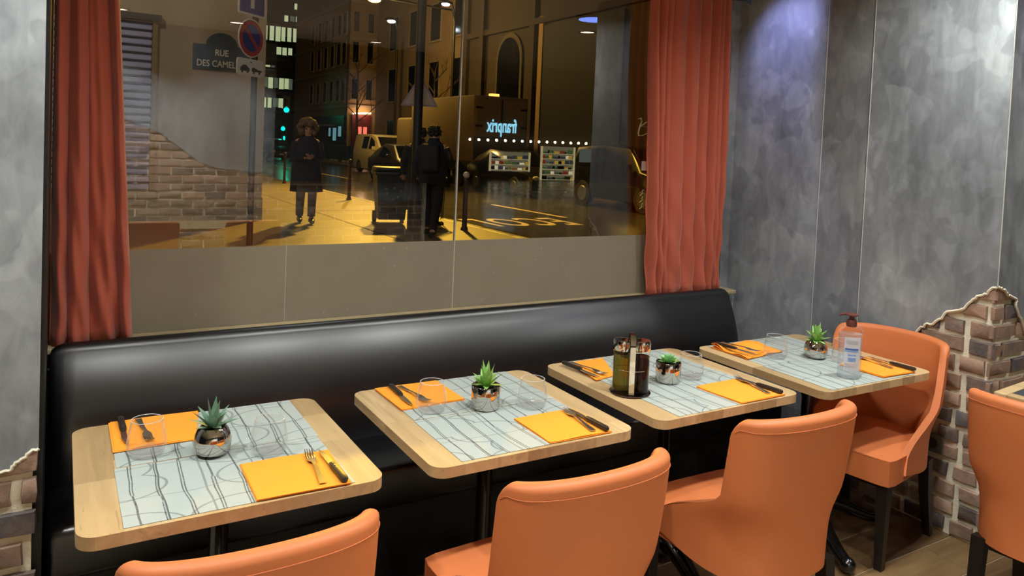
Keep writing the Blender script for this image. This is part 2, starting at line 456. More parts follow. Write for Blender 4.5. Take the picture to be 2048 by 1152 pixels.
# ---- brick faces
def brick_face(parent, outline, M, x0, x1, pitch, ztop, h, lens, joint, depth=.012, start=0):
    """single bricks clipped to the broken-plaster outline; local x along wall, y up, z out of wall"""
    k = 0; z1 = ztop
    while z1 > .01:
        z0 = max(z1 - h, .003)
        x = x0 + lens[(k + start) % len(lens)][0]
        seq = lens[(k + start) % len(lens)][1]; j = 0
        while x < x1:
            L = seq[j % len(seq)]; j += 1
            a, b = max(x, x0), min(x + L - joint, x1)
            if b - a > .02:
                jz = random.uniform(-.004, .004); jy = random.uniform(-.004, .004)
                p = clip_poly(outline, a, b, z0 + jy, z1 + jz)
                if len(p) > 2 and area(p) > .0006:
                    # dedupe and roughen
                    cx = sum(q[0] for q in p) / len(p); cz = sum(q[1] for q in p) / len(p)
                    P = []
                    for i in range(len(p)):
                        q, q2 = p[i], p[(i + 1) % len(p)]
                        if math.dist(q, q2) < 1e-4: continue
                        P.append((q[0] + random.uniform(-.004, .004), q[1] + random.uniform(-.0035, .0035)))
                        if math.dist(q, q2) > .06:
                            t = random.uniform(.35, .65)
                            P.append((q[0] + (q2[0] - q[0]) * t + random.uniform(-.002, .002), q[1] + (q2[1] - q[1]) * t + random.uniform(-.003, .003)))
                    n = len(P)
                    if n > 2:
                        d = depth * random.uniform(.8, 1.15)
                        vs = [(u, v, -.004) for u, v in P] + [(u, v, d * .55) for u, v in P]
                        vs += [(cx + (u - cx) * .955, cz + (v - cz) * .90, d + random.uniform(-.0025, .0015)) for u, v in P] + [(cx, cz, d + random.uniform(-.001, .002))]
                        fs = []
                        for i in range(n):
                            i2 = (i + 1) % n
                            fs += [(i, i2, n + i2, n + i), (n + i, n + i2, 2 * n + i2, 2 * n + i), (2 * n + i, 2 * n + i2, 3 * n)]
                        ar = sum(P[i - 1][0] * P[i][1] - P[i][0] * P[i - 1][1] for i in range(n))
                        if ar < 0: fs = [f[::-1] for f in fs]
                        MB().add(vs, fs, M).build('brick', BR, parent, smooth=50)
            x += L
        z1 -= pitch; k += 1

def jag(pts, n=3, amp=.006):
    o = []
    for i in range(len(pts) - 1):
        a, b = pts[i], pts[i + 1]
        for k in range(n):
            t = k / n
            q = (a[0] + (b[0] - a[0]) * t, a[1] + (b[1] - a[1]) * t)
            if k: q = (q[0] + random.uniform(-amp, amp), q[1] + random.uniform(-amp, amp))
            o.append(q)
    o.append(pts[-1])
    return o
H = 2.72
# right wall: brick column (face x = 3.37, return face y = 1.63) and the plaster beyond it
wr = struct(MB().prism([(3.388, 1.648), (3.388, 2.255), (3.426, 2.55), (3.318, 3.07), (3.318, 3.3), (5.2, 3.3), (5.2, 1.648)], 0, H).build('wall_right', MORTAR))
edge = jag([(2.255, .50), (2.19, .60), (2.08, .72), (1.948, .878), (1.923, .903), (1.886, .914), (1.863, .941), (1.829, .983), (1.787, .998), (1.748, 1.025),
            (1.721, 1.061), (1.694, 1.081), (1.666, 1.092), (1.652, 1.118), (1.63, 1.129)])
Mx = frame3((3.386, 0, 0), (0, -1, 0), (0, 0, 1))          # local x = -y, local z = -x (into the room)
o1 = [(-y, z) for y, z in edge] + [(-1.63, 0), (-2.255, 0)]
brick_face(wr, o1, Mx, -2.26, -1.632, .081, 1.122, .057, [(-.10, [.21, .21, .21, .215]), (-.03, [.105, .21, .21, .125]), (.0, [.21, .21, .0095 + .10, .21])], .025, .013)
MB().prism([(-y, z) for y, z in edge] + [(-1.63, H), (-2.258, H)], -.001, .020, Mx).build('plaster', PL, wr)
MB().tube([(3.368, y, z) for y, z in edge], .006, 5).build('plaster_rim', MORTAR, wr, smooth=60)
edge2 = jag([(3.37, 1.129), (3.40, 1.125), (3.426, 1.116), (3.44, 1.10), (3.465, 1.09), (3.532, 1.068), (3.53, 1.038), (3.585, .979), (3.64, .90), (3.78, .82), (3.95, .66), (4.2, .5)])
My = frame3((0, 1.646, 0), (1, 0, 0), (0, 0, 1))
o2 = edge2 + [(4.2, 0), (3.37, 0)]
brick_face(wr, o2, My, 3.372, 4.2, .081, 1.122, .057, [(0, [.19, .21]), (0, [.102, .21]), (0, [.205, .21]), (0, [.095, .21])], .024, .013)
MB().prism(edge2 + [(4.2, .5), (5.2, .5), (5.2, H), (3.37, H)], -.001, .020, My).build('plaster', PL, wr)
MB().tube([(x, 1.628, z) for x, z in edge2], .006, 5).build('plaster_rim', MORTAR, wr, smooth=60)
for (ax, ay), (bx, by) in (((3.386, 2.255), (3.424, 2.55)), ((3.424, 2.55), (3.316, 3.07))):
    d = Vector((bx - ax, by - ay, 0)); L = d.length
    Mp = frame3((bx, by, 0), (-d.x, -d.y, 0), (0, 0, 1))
    MB().prism([(0, 0), (L, 0), (L, H), (0, H)], -.001, .018, Mp).build('plaster', PL, wr)
for (x, y, z0) in ((3.3665, 1.6265, 1.13), (3.366, 2.258, .5), (3.405, 2.548, 0)):
    MB().tube([(x, y, z0), (x, y, H)], .0028, 6).build('corner_bead', BEAD, wr)
# left pier
wl = struct(MB().box(-3.2, -.064, 2.438, 3.3, 0, H).build('wall_left', MORTAR))
edge3 = jag([(-3.2, .52), (-.9, .54), (-.42, .60), (-.26, .655), (-.138, .683), (-.112, .689), (-.104, .705), (-.079, .717), (-.064, .734), (-.05, .735)], 3, .004)
Ml = frame3((0, 2.436, 0), (1, 0, 0), (0, 0, 1))
brick_face(wl, edge3 + [(-.05, 0), (-3.2, 0)], Ml, -.95, -.052, .0885, .735, .064, [(-.065, [.21]), (.0, [.215]), (-.11, [.21]), (.05, [.21])], .024, .013)
MB().prism(edge3 + [(-.05, H), (-3.2, H)], -.001, .018, Ml).build('plaster', PL, wl)
MB().tube([(x, 2.418, z) for x, z in edge3[-22:]], .005, 5).build('plaster_rim', MORTAR, wl, smooth=60)
# strip of wall between window and right wall, header above
struct(MB().box(3.24, 3.36, 3.05, 3.3, 0, H).build('wall_front', PL))
struct(MB().box(-.064, 3.3, 2.99, 3.25, -.05, .872).build('wall_window', PL))
# back wall behind the camera: brick and plaster, seen mirrored in the window
wb = struct(MB().box(-5, 3.78, -2.5, -2.22, 0, H).build('wall_back', MORTAR))
Mb = frame3((0, -2.222, 0), (-1, 0, 0), (0, 0, 1))           # local x = -x
edge4 = jag([(-3.72, .96), (-3.3, .90), (-2.9, 1.10), (-2.3, 1.17), (-1.808, 1.244), (-1.70, 1.242), (-1.45, 1.27), (-1.20, 1.336), (-1.05, 1.45), (-.92, 1.55), (-.814, 1.629), (-.48, 1.76), (-.1, 1.9), (.4, 1.95)], 2, .01)
brick_face(wb, edge4 + [(.4, 0), (-3.72, 0)], Mb, -3.72, .3, .083, 1.94, .064, [(0, [.215]), (-.107, [.215])], .016, .014)
MB().prism(edge4 + [(5, 1.95), (5, H), (-3.78, H)], -.001, .018, Mb).build('plaster', PL, wb)
struct(MB().box(6.95, 7.2, -2.5, 3.3, 0, H).build('wall_side', PL))
struct(MB().box(1.95, 3.78, -2.20, -2.17, 1.16, H).build('trim_5', pm('added_dark_panel', (34, 32, 32), .7, var=.1)))  # dark panel added behind the camera to dim the pane's reflection
w2 = bpy.data.objects.new('window_2', None); COL.objects.link(w2); struct(w2)
MB().box(3.78, 6.95, -2.34, -2.33, .25, H).build('pane', PANE, w2)
MB().box(3.78, 6.95, -2.42, -2.22, 0, .25).build('sill', DARK, w2)

# ---- window 1
w1 = bpy.data.objects.new('window_1', None); COL.objects.link(w1); struct(w1)
JX = 1.537
MB().box(-.06, JX - .003, 3.060, 3.068, .872, H).build('pane', PANE, w1)
MB().box(JX + .003, 3.25, 3.060, 3.068, .872, H).build('pane', PANE, w1)
MB().box(JX - .003, JX + .003, 3.056, 3.070, .872, H).build('pane_seal', SEAL, w1)
for a, b in ((-.055, .774), (.778, JX - .004), (JX + .004, 3.24)):
    MB().box(a, b, 3.0555, 3.0590, .875, 1.192).build('frosted_film', FILM, w1)
MB().box(.7745, .7775, 3.055, 3.0590, .875, 1.192).build('film_seam', SEAL, w1)
MB().rbox(-.055, 3.25, 2.93, 3.054, .862, .882, .004, 2).build('sill', SILL, w1)
for z0, z1 in ((H - .05, H),):
    MB().box(-.06, 3.25, 3.03, 3.09, z0, z1).build('window_head', DARK, w1)
struct(MB().box(-.066, -.040, 2.46, 3.055, 0, H).build('trim_1', DARK))
# decals on the pane next to the right curtain
DEC = pm('decal_ivory', (176, 160, 120), .6, var=.1); WHT = pm('decal_white', (226, 226, 222), .6, var=.05)
pts = [(2.59, 1.806), (2.606, 1.812), (2.612, 1.795), (2.600, 1.765), (2.592, 1.735), (2.596, 1.718), (2.625, 1.722), (2.66, 1.735)]
d = MB().tube([(x, 3.0590, z) for x, z in pts], .006, 6, sq=.25)
d.tube([(2.603, 3.0590, 1.765), (2.622, 3.0590, 1.778), (2.645, 3.0590, 1.792), (2.665, 3.0590, 1.80)], .006, 6, sq=.25)
d.tube([(2.618, 3.0590, 1.768), (2.64, 3.0590, 1.768), (2.665, 3.0590, 1.765)], .0045, 6, sq=.25)
d.build('script_decal', DEC, w1, smooth=60)
MB().box(2.626, 2.70, 3.0585, 3.0598, 1.535, 1.585).build('white_sticker', WHT, w1)
d = MB()
for i in range(6):
    d.tube([(2.625 + .012 * (i % 2), 3.059, 1.33 + .018 * i), (2.645, 3.059, 1.345 + .018 * i), (2.66, 3.059, 1.332 + .018 * i)], .0035, 5, sq=.25)
d.build('leaf_decal', DEC, w1)

# ================================================================== BENCH AND CURTAINS
bn = thing('bench', 'long black leatherette wall bench under the window', 'bench')
def bulge(x, y, z):
    t = (z - .44) / .465
    k = .022 * sin(pi * max(0, min(1, t)))
    return (x, y - (k if y < 2.86 else 0) - (1 - t) * .03 * (1 if y < 2.86 else 0), z)
bm_ = MB()
nx, nz = 40, 16
sec = []
for i in range(nz + 1):
    t = i / nz
    z = .43 + .445 * t
    lean = max(0, (z - .56) / .315) ** 2 * .082
    sec.append((2.768 + .018 * t - .014 * sin(pi * t) + lean, z))
y0, z0 = sec[-1]
for i in range(1, 10):
    a = R(28 + 62 * i / 9)
    sec.append((y0 + .040 * (cos(R(28)) - cos(a)), z0 + .060 * (sin(a) - sin(R(28)))))
sec.append((2.912, z0 + .026))
sec.append((2.920, .88)); sec.append((2.920, .43))
vs = []; xs = [-.033 + 3.172 * (.5 - .5 * cos(pi * i / nx)) for i in range(nx + 1)]
for x in xs:
    e = min(x + .033, 3.139 - x) / .05
    k = 1 if e >= 1 else math.sqrt(max(0, 1 - (1 - e) ** 2))
    for (y, z) in sec:
        vs.append((x, 2.87 + (y - 2.87) * (.55 + .45 * k), .43 + (z - .43) * (.93 + .07 * k)))
n = len(sec); fs = []
for i in range(nx):
    for j in range(n - 1):
        fs.append((i * n + j, (i + 1) * n + j, (i + 1) * n + j + 1, i * n + j + 1))
fs.append(tuple(range(n))); fs.append(tuple(nx * n + j for j in range(n - 1, -1, -1)))
MB().add(vs, fs).build('backrest', BLACKL, bn, smooth=50)
MB().rbox(-.033, 3.139, 2.475, 2.83, .30, .462, .03, 4).build('seat', BLACKL, bn, smooth=45)
MB().box(-.03, 3.136, 2.52, 2.92, .0, .30).build('base', DARK, bn)
for i in range(5):
    MB().box(.6 * i + .29, .6 * i + .292, 2.5195, 2.5205, .02, .29).build('panel_joint', BLACKW, bn)

def curtain(name, label, top, bot, nf, seed, pinch):
    rg = random.Random(seed)
    n_, mz = 150, 46
    folds = []
    tot = 0
    for i in range(nf):
        wd = rg.uniform(.6, 1.5); folds.append((tot, wd, rg.uniform(.55, 1.2))); tot += wd
    vs = []
    for iz in range(mz + 1):
        t = iz / mz; z = .884 + (H - .05 - .884) * t
        s = (1 - t)
        x0 = bot[0] + (top[0] - bot[0]) * min(1, t * 1.4); x1 = bot[1] + (top[1] - bot[1]) * min(1, t * 1.4)
        for i in range(n_ + 1):
            u = i / n_
            v = u + .02 * sin(5 * u + 2.2 * z + seed) * s + pinch * s * s * sin(2 * pi * u) * .05
            q = max(0, min(.99999, v)) * tot
            for (a, wd, am) in folds:
                if a <= q < a + wd:
                    ph = (q - a) / wd; break
            fold = .034 * am * (abs(sin(pi * ph)) ** .8) * (1 + .5 * s)
            wr_ = .011 * s ** 3 * sin(27 * u + 22 * z) + .005 * sin(13 * u - 4 * z + seed) + .003 * sin(41 * u + 3 * z)
            vs.append((x0 + (x1 - x0) * u, 3.008 - fold - wr_ * (1 if iz else .6) - .012, z))
    fs = []
    k = n_ + 1
    for iz in range(mz):
        for i in range(n_):
            fs.append((iz * k + i, iz * k + i + 1, (iz + 1) * k + i + 1, (iz + 1) * k + i))
    o = MB().add(vs, fs).build(name, CURT, None, smooth=175)
    md = o.modifiers.new('thickness', 'SOLIDIFY'); md.thickness = .003; md.offset = 0
    tag(o, label, 'curtain', 'window curtains')
    return o
curtain('curtain', 'terracotta curtain hanging at the left end of the window', (-.036, .152), (-.036, .218), 4, 3, .6)
curtain('curtain', 'terracotta curtain gathered at the right end of the window', (2.575, 3.158), (2.64, 3.165), 9, 8, 1.0)

# ================================================================== TABLES
def table(cx, cy, rz, label, seed, base_rot):
    rg = random.Random(seed)
    t = thing('bistro_table', label, 'table', (cx, cy, 0), rz, 'square oak bistro tables')
    W, D, r = .352, .347, .045
    out = []
    for (sx, sy, a0) in ((1, 1, 0), (-1, 1, 90), (-1, -1, 180), (1, -1, 270)):
        for k in range(9):
            a = R(a0 + 90 * k / 8)
            out.append((sx * (W - r) + r * cos(a), sy * (D - r) + r * sin(a)))
    edges = [-W]
    while edges[-1] < W - .05: edges.append(min(W, edges[-1] + rg.uniform(.075, .115)))
    if W - edges[-1] > .001: edges[-1] = W
    for a, b in zip(edges, edges[1:]):
        ys = [-D]; y = -D + rg.uniform(.08, .5)
        while y < D - .06: ys.append(y); y += rg.uniform(.2, .6)
        ys.append(D)
        for c, d_ in zip(ys, ys[1:]):
            p = clip_poly(out, a, b, c, d_)
            P = [p[i] for i in range(len(p)) if math.dist(p[i], p[i - 1]) > 1e-5]
            if len(P) < 3: continue
            MB().prism(P, .7195, .750).build('stave', WD, t)
    MB().box(-.20, .20, -.20, .20, .705, .7195).build('top_plate', IRON, t)
    MB().lathe([(.05, .06), (.055, .10), (.032, .14), (.028, .20), (.034, .24), (.026, .28), (.026, .58), (.034, .61), (.030, .65), (.06, .70), (.10, .7045)], 16).build('column', IRON, t, smooth=40)
    for k in range(4):
        a = base_rot + k * pi / 2
        M = Matrix.Rotation(a, 4, 'Z')
        path = [(.03, 0, .115), (.09, 0, .125), (.16, 0, .105), (.24, 0, .07), (.31, 0, .045), (.36, 0, .036), (.385, 0, .038)]
        ft = MB().tube(path, [.034, .036, .034, .030, .027, .026, .015], 10, M)
        ft.sphere((.375, 0, .033), .032, 12, 8, M=M)
        f_ = ft.build('foot', IRON, t, smooth=60)
        lf = MB()
        for q in range(7):
            x = .10 + .03 * q; z = .158 - .0026 * (q * 4.6) - .004 * q
            for s_ in (-1, 1):
                lf.tube([(x, 0, z), (x + .018, .013 * s_, z - .006), (x + .03, .024 * s_, z - .022)], [.006, .007, .002], 6, M)
        lf.build('leaf_relief', IRON, f_, smooth=60)
    return t
TBL = [(.383, 2.147, .004), (1.222, 2.140, -.001), (2.038, 2.158, .006), (2.842, 2.120, -.008)]
LBL = ['square oak bistro table nearest the left wall', 'square oak bistro table second from the left, with the cylinder pot of spiky leaves',
       'square oak bistro table holding the oil and vinegar set', 'square oak bistro table holding the clear soap pump bottle']
for i, (x, y, a) in enumerate(TBL):
    table(x, y, a, LBL[i], 11 + i, R(-114 if i != 2 else -100))

# ---- fifth table at the right edge, oak border around a slate top
t5 = thing('framed_table', 'oak-framed table with dark slate top at the right edge of the picture', 'table', (3.585, 1.155, 0), R(4.5))
for (a, b, c, d_) in ((-.40, .40, .345, .39), (-.40, .40, -.39, -.345), (-.40, -.355, -.345, .345), (.355, .40, -.345, .345)):
    MB().rbox(a, b, c, d_, .718, .75, .004, 2).build('border', WD, t5)
SLATE = pm('slate_top', (62, 66, 70), .45, var=.25, scale=9, bump=.1)
MB().box(-.355, .355, -.345, .345, .722, .748).build('slate_panel', SLATE, t5)
MB().lathe([(.22, 0), (.22, .02), (.04, .05), (.03, .69), (.12, .7175)], 16).build('column', IRON, t5, smooth=40)

# ================================================================== PLACE SETTINGS
ZT = .7503
cap_pm = ['nearest the left wall', 'on the table second from the left', 'under the oil and vinegar set', 'under the soap bottle']
MATS = [((.392, 2.322, 0), 'back woven grey placemat on the table nearest the left wall'),
        ((.388, 1.981, .006), 'front woven grey placemat on the table nearest the left wall'),
        ((1.228, 2.317, 0), 'back woven grey placemat on the table with the spiky leaves in a cylinder pot'),
        ((1.224, 1.976, 0), 'front woven grey placemat on the table with the spiky leaves in a cylinder pot'),
        ((2.040, 2.330, .004), 'back woven grey placemat on the oil and vinegar table'),
        ((2.046, 1.990, .004), 'front woven grey placemat on the oil and vinegar table'),
        ((2.822, 2.292, -.01), 'back woven grey placemat on the soap bottle table'),
        ((2.806, 1.953, -.01), 'front woven grey placemat on the soap bottle table')]
pm0 = None
for (x, y, a), lb in MATS:
    if pm0 is None:
        pm0 = MB().rbox(-.265, .265, -.168, .168, 0, .0016, .0006, 1).build('placemat', PMAT)
        o = pm0
    else:
        o = pm0.copy(); COL.objects.link(o)
    o.location = (x, y, ZT); o.rotation_euler.z = a
    tag(o, lb, 'placemat', 'woven placemats')
ZM = ZT + .0017
def napkin(q, label, layers=3, crumple=0, seed=1):
    """q: corners back-left, front-left, front-right, back-right"""
    rg = random.Random(seed)
    c = Vector((sum(p[0] for p in q) / 4, sum(p[1] for p in q) / 4, ZM))
    b = MB(); n = 14
    for L in range(layers):
        sh = (rg.uniform(-.003, .003), rg.uniform(-.003, .003))
        vs = []
        for top in (0, 1):
            for j in range(n + 1):
                for i in range(n + 1):
                    u, v = i / n, j / n
                    bl, flt, fr, br_ = [Vector(p) for p in q]
                    p = (flt * (1 - u) + fr * u) * (1 - v) + (bl * (1 - u) + br_ * u) * v
                    wz = .0009 * sin(7 * u + L + seed) * sin(5 * v + seed) + .0009
                    if crumple:
                        wz += crumple * max(0, sin(5.5 * u + 3 * v + 1.3 * L) * sin(4.2 * v - 2 * u + .5) + .35 * sin(13 * u + 9 * v)) * (.4 + .6 * v)
                    vs.append((p.x - c.x + sh[0], p.y - c.y + sh[1], L * .0016 + wz * (L + 1) / layers + top * .0012))
        k = (n + 1) ** 2; fs = []
        for j in range(n):
            for i in range(n):
                a = j * (n + 1) + i
                fs.append((a, a + n + 1, a + n + 2, a + 1)); fs.append((k + a, k + a + 1, k + a + n + 2, k + a + n + 1))
        per = [i for i in range(n + 1)] + [j * (n + 1) + n for j in range(1, n + 1)] + [n * (n + 1) + i for i in range(n - 1, -1, -1)] + [j * (n + 1) for j in range(n - 1, 0, -1)]
        for i in range(len(per)):
            a, d = per[i], per[(i + 1) % len(per)]
            fs.append((a, d, k + d, k + a))
        b.add(vs, fs)
    o = b.build('napkin', NAP, None, smooth=40, loc=tuple(c))
    tag(o, label, 'napkin', 'folded orange napkins')
    return o
NAPS = [([(.126, 2.492), (.127, 2.255), (.335, 2.26), (.371, 2.490)], 'orange paper napkin behind the left tumbler on the leftmost table', 0),
        ([(.413, 2.036), (.409, 1.812), (.642, 1.806), (.648, 2.033)], 'orange paper napkin on the front edge of the leftmost table', 0),
        ([(.955, 2.477), (.960, 2.243), (1.197, 2.254), (1.193, 2.475)], 'orange paper napkin on the bench side of the second table from the left', 0),
        ([(1.253, 2.019), (1.251, 1.806), (1.479, 1.800), (1.483, 2.019)], 'orange paper napkin on the front edge of the second table from the left', 0),
        ([(1.79, 2.470), (1.752, 2.240), (1.860, 2.262), (1.965, 2.475)], 'orange paper napkin behind the oil bottle', .004),
        ([(2.060, 2.027), (2.076, 1.822), (2.309, 1.822), (2.299, 2.036)], 'orange paper napkin in front of the rosette succulent', 0),
        ([(2.555, 2.430), (2.555, 2.214), (2.815, 2.245), (2.825, 2.440)], 'crumpled orange napkin on the bench side of the soap bottle table', .022),
        ([(2.875, 1.995), (2.880, 1.800), (3.084, 1.790), (3.092, 2.015)], 'thick folded orange napkin right of the soap bottle', 0)]
for i, (q, lb, cr) in enumerate(NAPS): napkin(q, lb, 5 if i == 7 else 3, cr, i + 2)

# ---- cutlery (local y runs from handle end (0) to tip)
def make_fork():
    t = thing('fork', '', 'fork')
    b = MB()
    P = [(0, .0030, .0095), (.02, .0034, .0085), (.06, .0048, .0055), (.10, .0080, .0040), (.125, .0085, .0050), (.140, .0065, .0115), (.158, .0045, .0125)]
    vs = []
    for y, z, hw in P:
        vs += [(-hw, y, z), (hw, y, z), (hw, y, z + .0022), (-hw, y, z + .0022)]
    fs = [(3, 2, 1, 0)]
    for i in range(len(P) - 1):
        a = i * 4
        for j in range(4): fs.append((a + j, a + (j + 1) % 4, a + 4 + (j + 1) % 4, a + 4 + j))
    fs.append(tuple(len(vs) - 4 + j for j in range(4)))
    b.add(vs, fs).build('handle', STEEL, t, smooth=50)
    for k in range(4):
        x = -.0096 + .0064 * k
        MB().tube([(x, .156, .0055), (x, .175, .0058), (x * .97, .190, .0085), (x * .95, .203, .0135)], [.0022, .0022, .0020, .0009], 6).build('tine', STEEL, t, smooth=60)
    return t
def make_knife():
    t = thing('steak_knife', '', 'knife')
    b = MB()
    hp = [(0, .007, .0065), (.006, .0105, .0085), (.03, .0095, .009), (.06, .0095, .0085), (.085, .0105, .008), (.108, .0085, .0065), (.112, .006, .005)]
    vs = []
    for y, hw, hz in hp:
        for j in range(8):
            a = 2 * pi * j / 8
            ca, sa = cos(a), sin(a)
            vs.append((hw * math.copysign(abs(ca) ** .7, ca), y, .0085 + hz * .85 * math.copysign(abs(sa) ** .7, sa)))
    fs = [tuple(range(8))]
    for i in range(len(hp) - 1):
        for j in range(8): fs.append((i * 8 + j, (i + 1) * 8 + j, (i + 1) * 8 + (j + 1) % 8, i * 8 + (j + 1) % 8))
    fs.append(tuple(len(vs) - 1 - j for j in range(8)))
    b.add(vs, fs).build('handle', HANDLE, t, smooth=50)
    for k in range(3):
        MB().lathe([(.0022, 0), (.0022, .0006)], 8, (0, .068 + .015 * k, .0155)).build('rivet', STEEL, t)
    bl = [(-.006, .108), (.0055, .108), (.009, .13), (.0095, .165), (.006, .195), (-.001, .218), (-.005, .19), (-.006, .15)]
    MB().prism(bl, .0062, .0078).build('blade', STEEL, t)
    return t
fork0, knife0 = make_fork(), make_knife()
used = {}
def cutlery(kind, tip, end, label, lift=0):
    p0 = fork0 if kind == 'f' else knife0
    d = Vector((tip[0] - end[0], tip[1] - end[1])); a = math.atan2(d.y, d.x) - pi / 2
    ln = .203 if kind == 'f' else .218
    c = (Vector(tip) + Vector(end)) / 2 - d.normalized() * ln / 2
    loc = (c.x, c.y, ZM + .0052 + lift)
    if kind not in used: used[kind] = 1; o = p0; o.location = loc; o.rotation_euler.z = a
    else: o = copy_tree(p0, loc, a)
    tag(o, label, None, 'table forks' if kind == 'f' else 'black-handled steak knives')
    return o
cutlery('f', (.592, 2.045), (.571, 1.802), 'steel fork on the front napkin of the leftmost table')
cutlery('k', (.620, 2.03), (.625, 1.799), 'black-handled steak knife on the front napkin of the leftmost table')
cutlery('k', (.160, 2.272), (.155, 2.50), 'black-handled steak knife beside the left tumbler on the leftmost table')
cutlery('f', (.219, 2.272), (.202, 2.475), 'steel fork seen through the left tumbler on the leftmost table')
cutlery('k', (.998, 2.245), (1.006, 2.465), 'black-handled steak knife on the bench-side napkin of the second table from the left')
cutlery('f', (1.062, 2.255), (1.037, 2.455), 'steel fork behind the tumbler on the second table from the left')
cutlery('f', (1.449, 2.040), (1.418, 1.80), 'steel fork on the front napkin of the second table from the left')
cutlery('k', (1.458, 2.021), (1.462, 1.80), 'black-handled steak knife on the front napkin of the second table from the left')
cutlery('k', (1.772, 2.245), (1.750, 2.462), 'black-handled steak knife left of the oil bottle')
cutlery('f', (1.817, 2.265), (1.790, 2.455), 'steel fork left of the oil bottle')
cutlery('f', (2.288, 2.055), (2.245, 1.832), 'steel fork on the napkin in front of the rosette succulent')
cutlery('k', (2.276, 2.035), (2.294, 1.828), 'black-handled steak knife on the napkin in front of the rosette succulent')
cutlery('k', (2.598, 2.203), (2.569, 2.42), 'black-handled steak knife on the crumpled napkin', .010)
cutlery('f', (2.640, 2.225), (2.616, 2.425), 'steel fork on the crumpled napkin', .012)
cutlery('f', (3.045, 2.05), (3.020, 1.85), 'steel fork on the thick napkin right of the soap bottle', .004)
cutlery('k', (3.075, 2.0), (3.080, 1.79), 'black-handled steak knife on the thick napkin right of the soap bottle', .004)

# ---- tumblers
def tumbler_mesh():
    o_ = [(.020, 0), (.036, .001), (.045, .008), (.0495, .022), (.0500, .036), (.047, .058), (.0425, .080), (.0400, .096)]
    i_ = [(.0388, .096), (.0412, .080), (.0457, .058), (.0486, .036), (.0480, .024), (.043, .013), (.030, .009), (.001, .008)]
    return MB().lathe(o_ + i_, 40)
GL = [((.203, 2.215), 'clear stemless tumbler at the left of the leftmost table'), ((.500, 2.090), 'clear stemless tumbler right of the round chrome pot on the leftmost table'),
      ((1.048, 2.207), 'clear stemless tumbler in front of the napkin left of the cylinder pot of spiky leaves'), ((1.376, 2.105), 'clear stemless tumbler right of the cylinder pot of spiky leaves'),
      ((2.128, 2.127), 'clear stemless tumbler right of the rosette succulent'), ((2.708, 2.200), 'clear stemless tumbler in front of the crumpled napkin'),
      ((2.947, 2.030), 'clear stemless tumbler half hidden behind the soap bottle')]
def glint(name, fac, bump, rough, white):
    q = N(name); q.t.nodes.remove(q.b)
    tr = q.n('BsdfTransparent', i_Color=(.99, .99, .99, 1)); gl = q.n('BsdfGlossy', i_Color=(1, 1, 1, 1), i_Roughness=rough)
    if bump:
        x = q.n('Bump', i_Height=q.noise(q.co(), 110, 2), i_Strength=bump, i_Distance=.006); q.l(x.outputs['Normal'], gl.inputs['Normal'])
    d = q.n('BsdfDiffuse', i_Color=(.9, .92, .95, 1)); m1 = q.n('MixShader', i_Fac=white); q.l(gl.outputs[0], m1.inputs[1]); q.l(d.outputs[0], m1.inputs[2])
    mx = q.n('MixShader', i_Fac=fac); q.l(tr.outputs[0], mx.inputs[1]); q.l(m1.outputs[0], mx.inputs[2]); q.l(mx.outputs[0], q.out.inputs[0])
    return q.m
RIMG = glint('glass_rim_glint', .62, 0, .12, .6); BASEG = glint('glass_base_glint', .10, 1.0, .10, .25)  # white mixed in as a painted bright rim line and base glints
g0 = None
for (x, y), lb in GL:
    if g0 is None:
        g0 = thing('tumbler', lb, 'glass'); o = g0
        tumbler_mesh().build('bowl', GLASS, g0, smooth=60)
        MB().tube([(.0394 * cos(2 * pi * k / 40), .0394 * sin(2 * pi * k / 40), .0962) for k in range(41)], .0010, 6).build('rim', RIMG, g0, smooth=170)
        MB().lathe([(.001, .0005), (.030, .0006), (.041, .004), (.0435, .010), (.040, .0135), (.028, .0105), (.001, .0095)], 32, cap=False).build('thick_base', BASEG, g0, smooth=170)
    else: o = copy_tree(g0)
    o.location = (x, y, ZM + .0002); tag(o, lb, 'glass', 'stemless tumblers')

